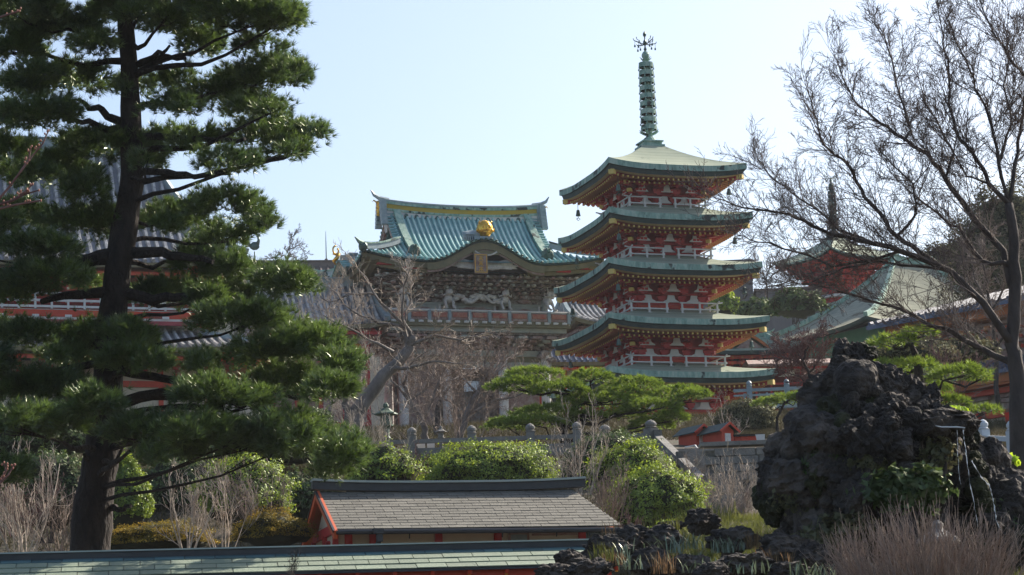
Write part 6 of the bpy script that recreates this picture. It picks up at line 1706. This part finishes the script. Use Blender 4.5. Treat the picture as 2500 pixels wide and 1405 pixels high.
# --- separate rocks on the bank
RK = [(1395, 1372, 40, 24, 25.6, 'rough dark rock overlapping the near red beam'), (1352, 1400, 48, 22, 25.2, 'low dark rock at the bottom edge left of the bank'), (1480, 1345, 60, 34, 26.5, 'dark lava rock at the right end of the near green roof'), (1440, 1395, 50, 26, 25.1, 'dark rock at the bottom edge under a grass tuft'),
      (1545, 1320, 48, 30, 27.2, 'rounded dark rock behind the strap leaved plants'), (1620, 1315, 52, 26, 27.0, 'shaded rock in the middle of the bank'), (1590, 1375, 50, 34, 25.8, 'upright dark rock among dry grass, middle of the bank'), (1715, 1275, 42, 26, 29.0, 'dark rock at the grassy crest near the mound'),
      (1640, 1283, 34, 10, 29.5, 'small flat pale rock on the grassy crest'), (1680, 1385, 55, 28, 25.4, 'broad low rock at the lower middle of the bank'), (1815, 1378, 62, 26, 25.3, 'wide ridged rock at the bottom right of the bank'), (1915, 1340, 62, 32, 26.0, 'large smooth boulder before the mound, topmost of two'), (1990, 1360, 42, 30, 25.6, 'rounded boulder before the mound beside the dry bush'),
      (1790, 1320, 60, 30, 27.0, 'dark boulder half hidden by grass left of the mound foot'), (1740, 1400, 45, 20, 24.9, 'small low rock at the very bottom of the bank'), (1930, 1400, 55, 22, 24.8, 'low dark rock at the bottom edge near white leaves'), (2080, 1395, 60, 26, 25.2, 'dark rock at the bottom edge left of the dry bush')]
for i, (x, y, rx, rz, Yr, lb) in enumerate(RK):
    m_ = mpp(Yr); b = MB(); rock(b, (0, 0, 0), (rx*m_, rx*m_*.8, rz*m_*1.15), i*1.3+2, 4, 0, .38)
    o = b.build('garden_rock', [lava], None, loc=at(x, y, Yr)); tag(o, lb, 'rock', 'loose rocks on the planted bank')
for i, (x, y, rx, rz, Yr, lb) in enumerate(((2425, 1125, 40, 55, 28.5, 'smooth upright dark boulder right of the falling water'), (2470, 1190, 55, 50, 28.2, 'dark boulder at the right edge below the stone fence'))):
    m_ = mpp(Yr); b = MB(); rock(b, (0, 0, 0), (rx*m_, rx*m_, rz*m_), i*2.3+51, 4, 0, .25)
    tag(b.build('boulder', [lava], None, loc=at(x, y, Yr)), lb, 'rock')
# --- strap leaved plants and grass tufts
def blades(name, label, px_, py_, Y, n, h, m, seed, spread=.6, w_=.012, cat='plant', group=None, rx=0., bend=1.):
    rr = random.Random(seed); base = at(px_, py_, Y); b = MB()
    for i in range(n):
        a = rr.uniform(0, 6.28); s_ = rr.uniform(.2, 1)*spread; hh = h*rr.uniform(.55, 1.1); o = Vector((rr.uniform(-rx, rx), rr.uniform(-rx, rx)*.5, 0))
        d = Vector((math.cos(a), math.sin(a), 0)); side = Vector((-d.y, d.x, 0))*w_*.5
        pts = [o+d*s_*hh*t**1.6 + Vector((0, 0, hh*(t-bend*.45*s_*t**2.6))) for t in (0, .3, .6, .85, 1.)]
        vs = []; ws = (.7, 1, .9, .5, .05)
        for p, k in zip(pts, ws): vs += [p-side*k, p+side*k]
        b.add(vs, [(2*j, 2*j+1, 2*j+3, 2*j+2) for j in range(4)])
    return tag(b.build(name, [m], None, loc=base), label, cat, group)
strap = leafmat('strap_leaves', (.03, .06, .03), (.15, .19, .13), 9., .25, .3, gloss=.12, rough=.35)
strawm = leafmat('dry_grass', (.12, .08, .04), (.20, .14, .07), 5., .3, .3, gloss=.03)
grassm = leafmat('green_grass', (.035, .055, .012), (.11, .12, .025), 5., .4, .4, gloss=.04)
for i, (x, y, Yp, n, h, mm_, lb) in enumerate(((1640, 1345, 26.2, 26, .26, strap, 'strap leaved plant in the middle of the rocky bank'), (1690, 1335, 26.4, 20, .22, strap, 'pale strap leaved plant right of the first one'), (1765, 1345, 26.2, 30, .20, strap, 'row of pale curled leaves below the boulder'), (1790, 1340, 26.3, 24, .18, strap, 'silvery leaved clump beside the dry brown tuft'),
        (1960, 1410, 24.6, 26, .22, strap, 'whitish leafed plant at the bottom edge near the mound'), (2010, 1405, 24.7, 20, .18, strap, 'striped leaf clump at the bottom edge, right of the whitish one'), (1470, 1365, 25.5, 60, .22, grassm, 'bright yellow green grass tuft on the rock beside the roof end'), (1500, 1375, 25.4, 40, .15, strawm, 'straw coloured grass below the bright green tuft'),
        (1620, 1395, 25.0, 50, .25, strawm, 'dry red brown grass tuft on the lower bank'), (1850, 1335, 26.3, 90, .22, strawm, 'dry brown fern tuft left of the large boulder'), (1715, 1360, 25.9, 80, .10, grassm, 'low bright green cushion plant on the bank'), (1540, 1385, 25., 26, .22, strap, 'dark strap leaves at the bottom of the bank'))):
    blades('bank_plant', lb, x, y+6, Yp, n, h, mm_, 60+i, .8 if mm_ is strap else .5, .014 if mm_ is strap else .006, rx=.12)
# grass on the bank: uncountable
rg_ = np.random.default_rng(3); N = 26000
xs = rg_.uniform(.6, 6.5, N); ys = rg_.uniform(24.5, 35, N)
zs = np.array([ground_z(x, y) for x, y in zip(xs, ys)])
P = np.stack([xs, ys, zs], 1); D = np.tile(np.array([[0, 0, 1.]]), (N, 1))
tag(npmesh('grass', needles(P, D, .13, 3, .008, rg_, .6), 3, grassm), None, None, None, 'stuff')
N = 140000; xs = rg_.uniform(-26, 32, N); ys = rg_.uniform(55, 128, N); zs = np.array([ground_z(x, y) for x, y in zip(xs, ys)])
P = np.stack([xs, ys, zs], 1); P = P[~((P[:, 0] > 4.8) & (P[:, 0] < 11) & (P[:, 1] > 69) & (P[:, 1] < 95))]; D = np.tile(np.array([[0, 0, 1.]]), (len(P), 1))
tag(npmesh('ground_cover', needles(P, D, .34, 4, .02, rg_, .6), 3, leafmat('undergrowth', (.035, .035, .015), (.10, .085, .045), .7, .2, .4, gloss=.02)), None, None, None, 'stuff')
# --- fuzzy dry bush bottom right
def dry_bush(label, cx, cy, wpx, hpx, Y, seed, nst, m):
    rr = random.Random(seed); base = at(cx, cy, Y); t = empty('dry_bush', base, 0, label, 'bush'); M_ = mpp(Y); b = MB()
    for i in range(nst):
        x = rr.uniform(-1, 1); d = Vector((x*.55+rr.gauss(0, .12), rr.uniform(-.3, .3), 1)).normalized()
        twigs(b, Vector((x*wpx*.42*M_, rr.uniform(-.5, .5), 0)), d, hpx*M_*rr.uniform(.55, 1.05)*(1-.25*x*x), .0045, 1, rr, (4, 7), up=.05, wig=.08, ang=(12, 30), ratio=.42, rmin=.0022, nseg=5)
    b.build('stems', [m], t)
dry_bush('fuzzy brown dry bush filling the bottom right corner', 2265, 1470, 420, 205, 23.5, 71, 430, twig_b)
# stone lantern top poking out of the dry bush
b = MB(); b.lathe([(.02, .12), (.06, .08), (.05, .03), (.10, .0), (.20, -.06), (.22, -.10), (.12, -.12), (.10, -.4)], (0, 0, 0), 8)
tag(b.build('stone_lantern', [stone], None, loc=at(2290, 1300, 24.6)), 'tip of a small stone lantern poking out of the dry bush', 'lantern')
for i, (x, y, Yp, n, h, mm_, lb) in enumerate(((1570, 1352, 26.0, 22, .20, strap, 'arching green leaves between two dark rocks left on the bank'), (1655, 1372, 25.5, 20, .18, strap, 'small leaf clump below the middle rocks of the bank'), (1725, 1392, 25.0, 22, .18, strap, 'leaf clump at the bottom between low rocks'), (1845, 1395, 24.9, 18, .16, strap, 'grey leaf clump right of the wide ridged rock'), (1880, 1372, 25.4, 40, .20, strawm, 'dry straw tuft behind the wide ridged rock'), (1605, 1290, 28.5, 60, .18, grassm, 'short grass tuft beside the flat pale rock'), (1760, 1262, 29.5, 90, .22, grassm, 'sunlit grass on the crest touching the mound'), (1700, 1262, 30.0, 90, .20, grassm, 'yellow grass fringe on the crest below the steps'), (1640, 1268, 30.2, 70, .18, grassm, 'grass fringe at the left end of the crest'), (1520, 1300, 28.5, 40, .20, strawm, 'curled dry stalks beside the shed eave'))):
    blades('bank_plant', lb, x, y+6, Yp, n, h, mm_, 160+i, .8 if mm_ is strap else .5, .014 if mm_ is strap else .007, rx=.25)
# ------------------------------------------------------------ haze
hz = bpy.data.materials.new('haze'); hz.use_nodes = True; hn = hz.node_tree; hn.nodes.clear()
ho = hn.nodes.new('ShaderNodeOutputMaterial'); hv = hn.nodes.new('ShaderNodeVolumePrincipled')
hv.inputs['Color'].default_value = (.80, .86, .95, 1); hv.inputs['Density'].default_value = .00013; hv.inputs['Anisotropy'].default_value = .3
hn.links.new(hv.outputs[0], ho.inputs['Volume'])
b = MB(); b.box((0, 130, 24), (420, 360, 64)); hob = b.build('haze', [hz]); hob['kind'] = 'stuff'
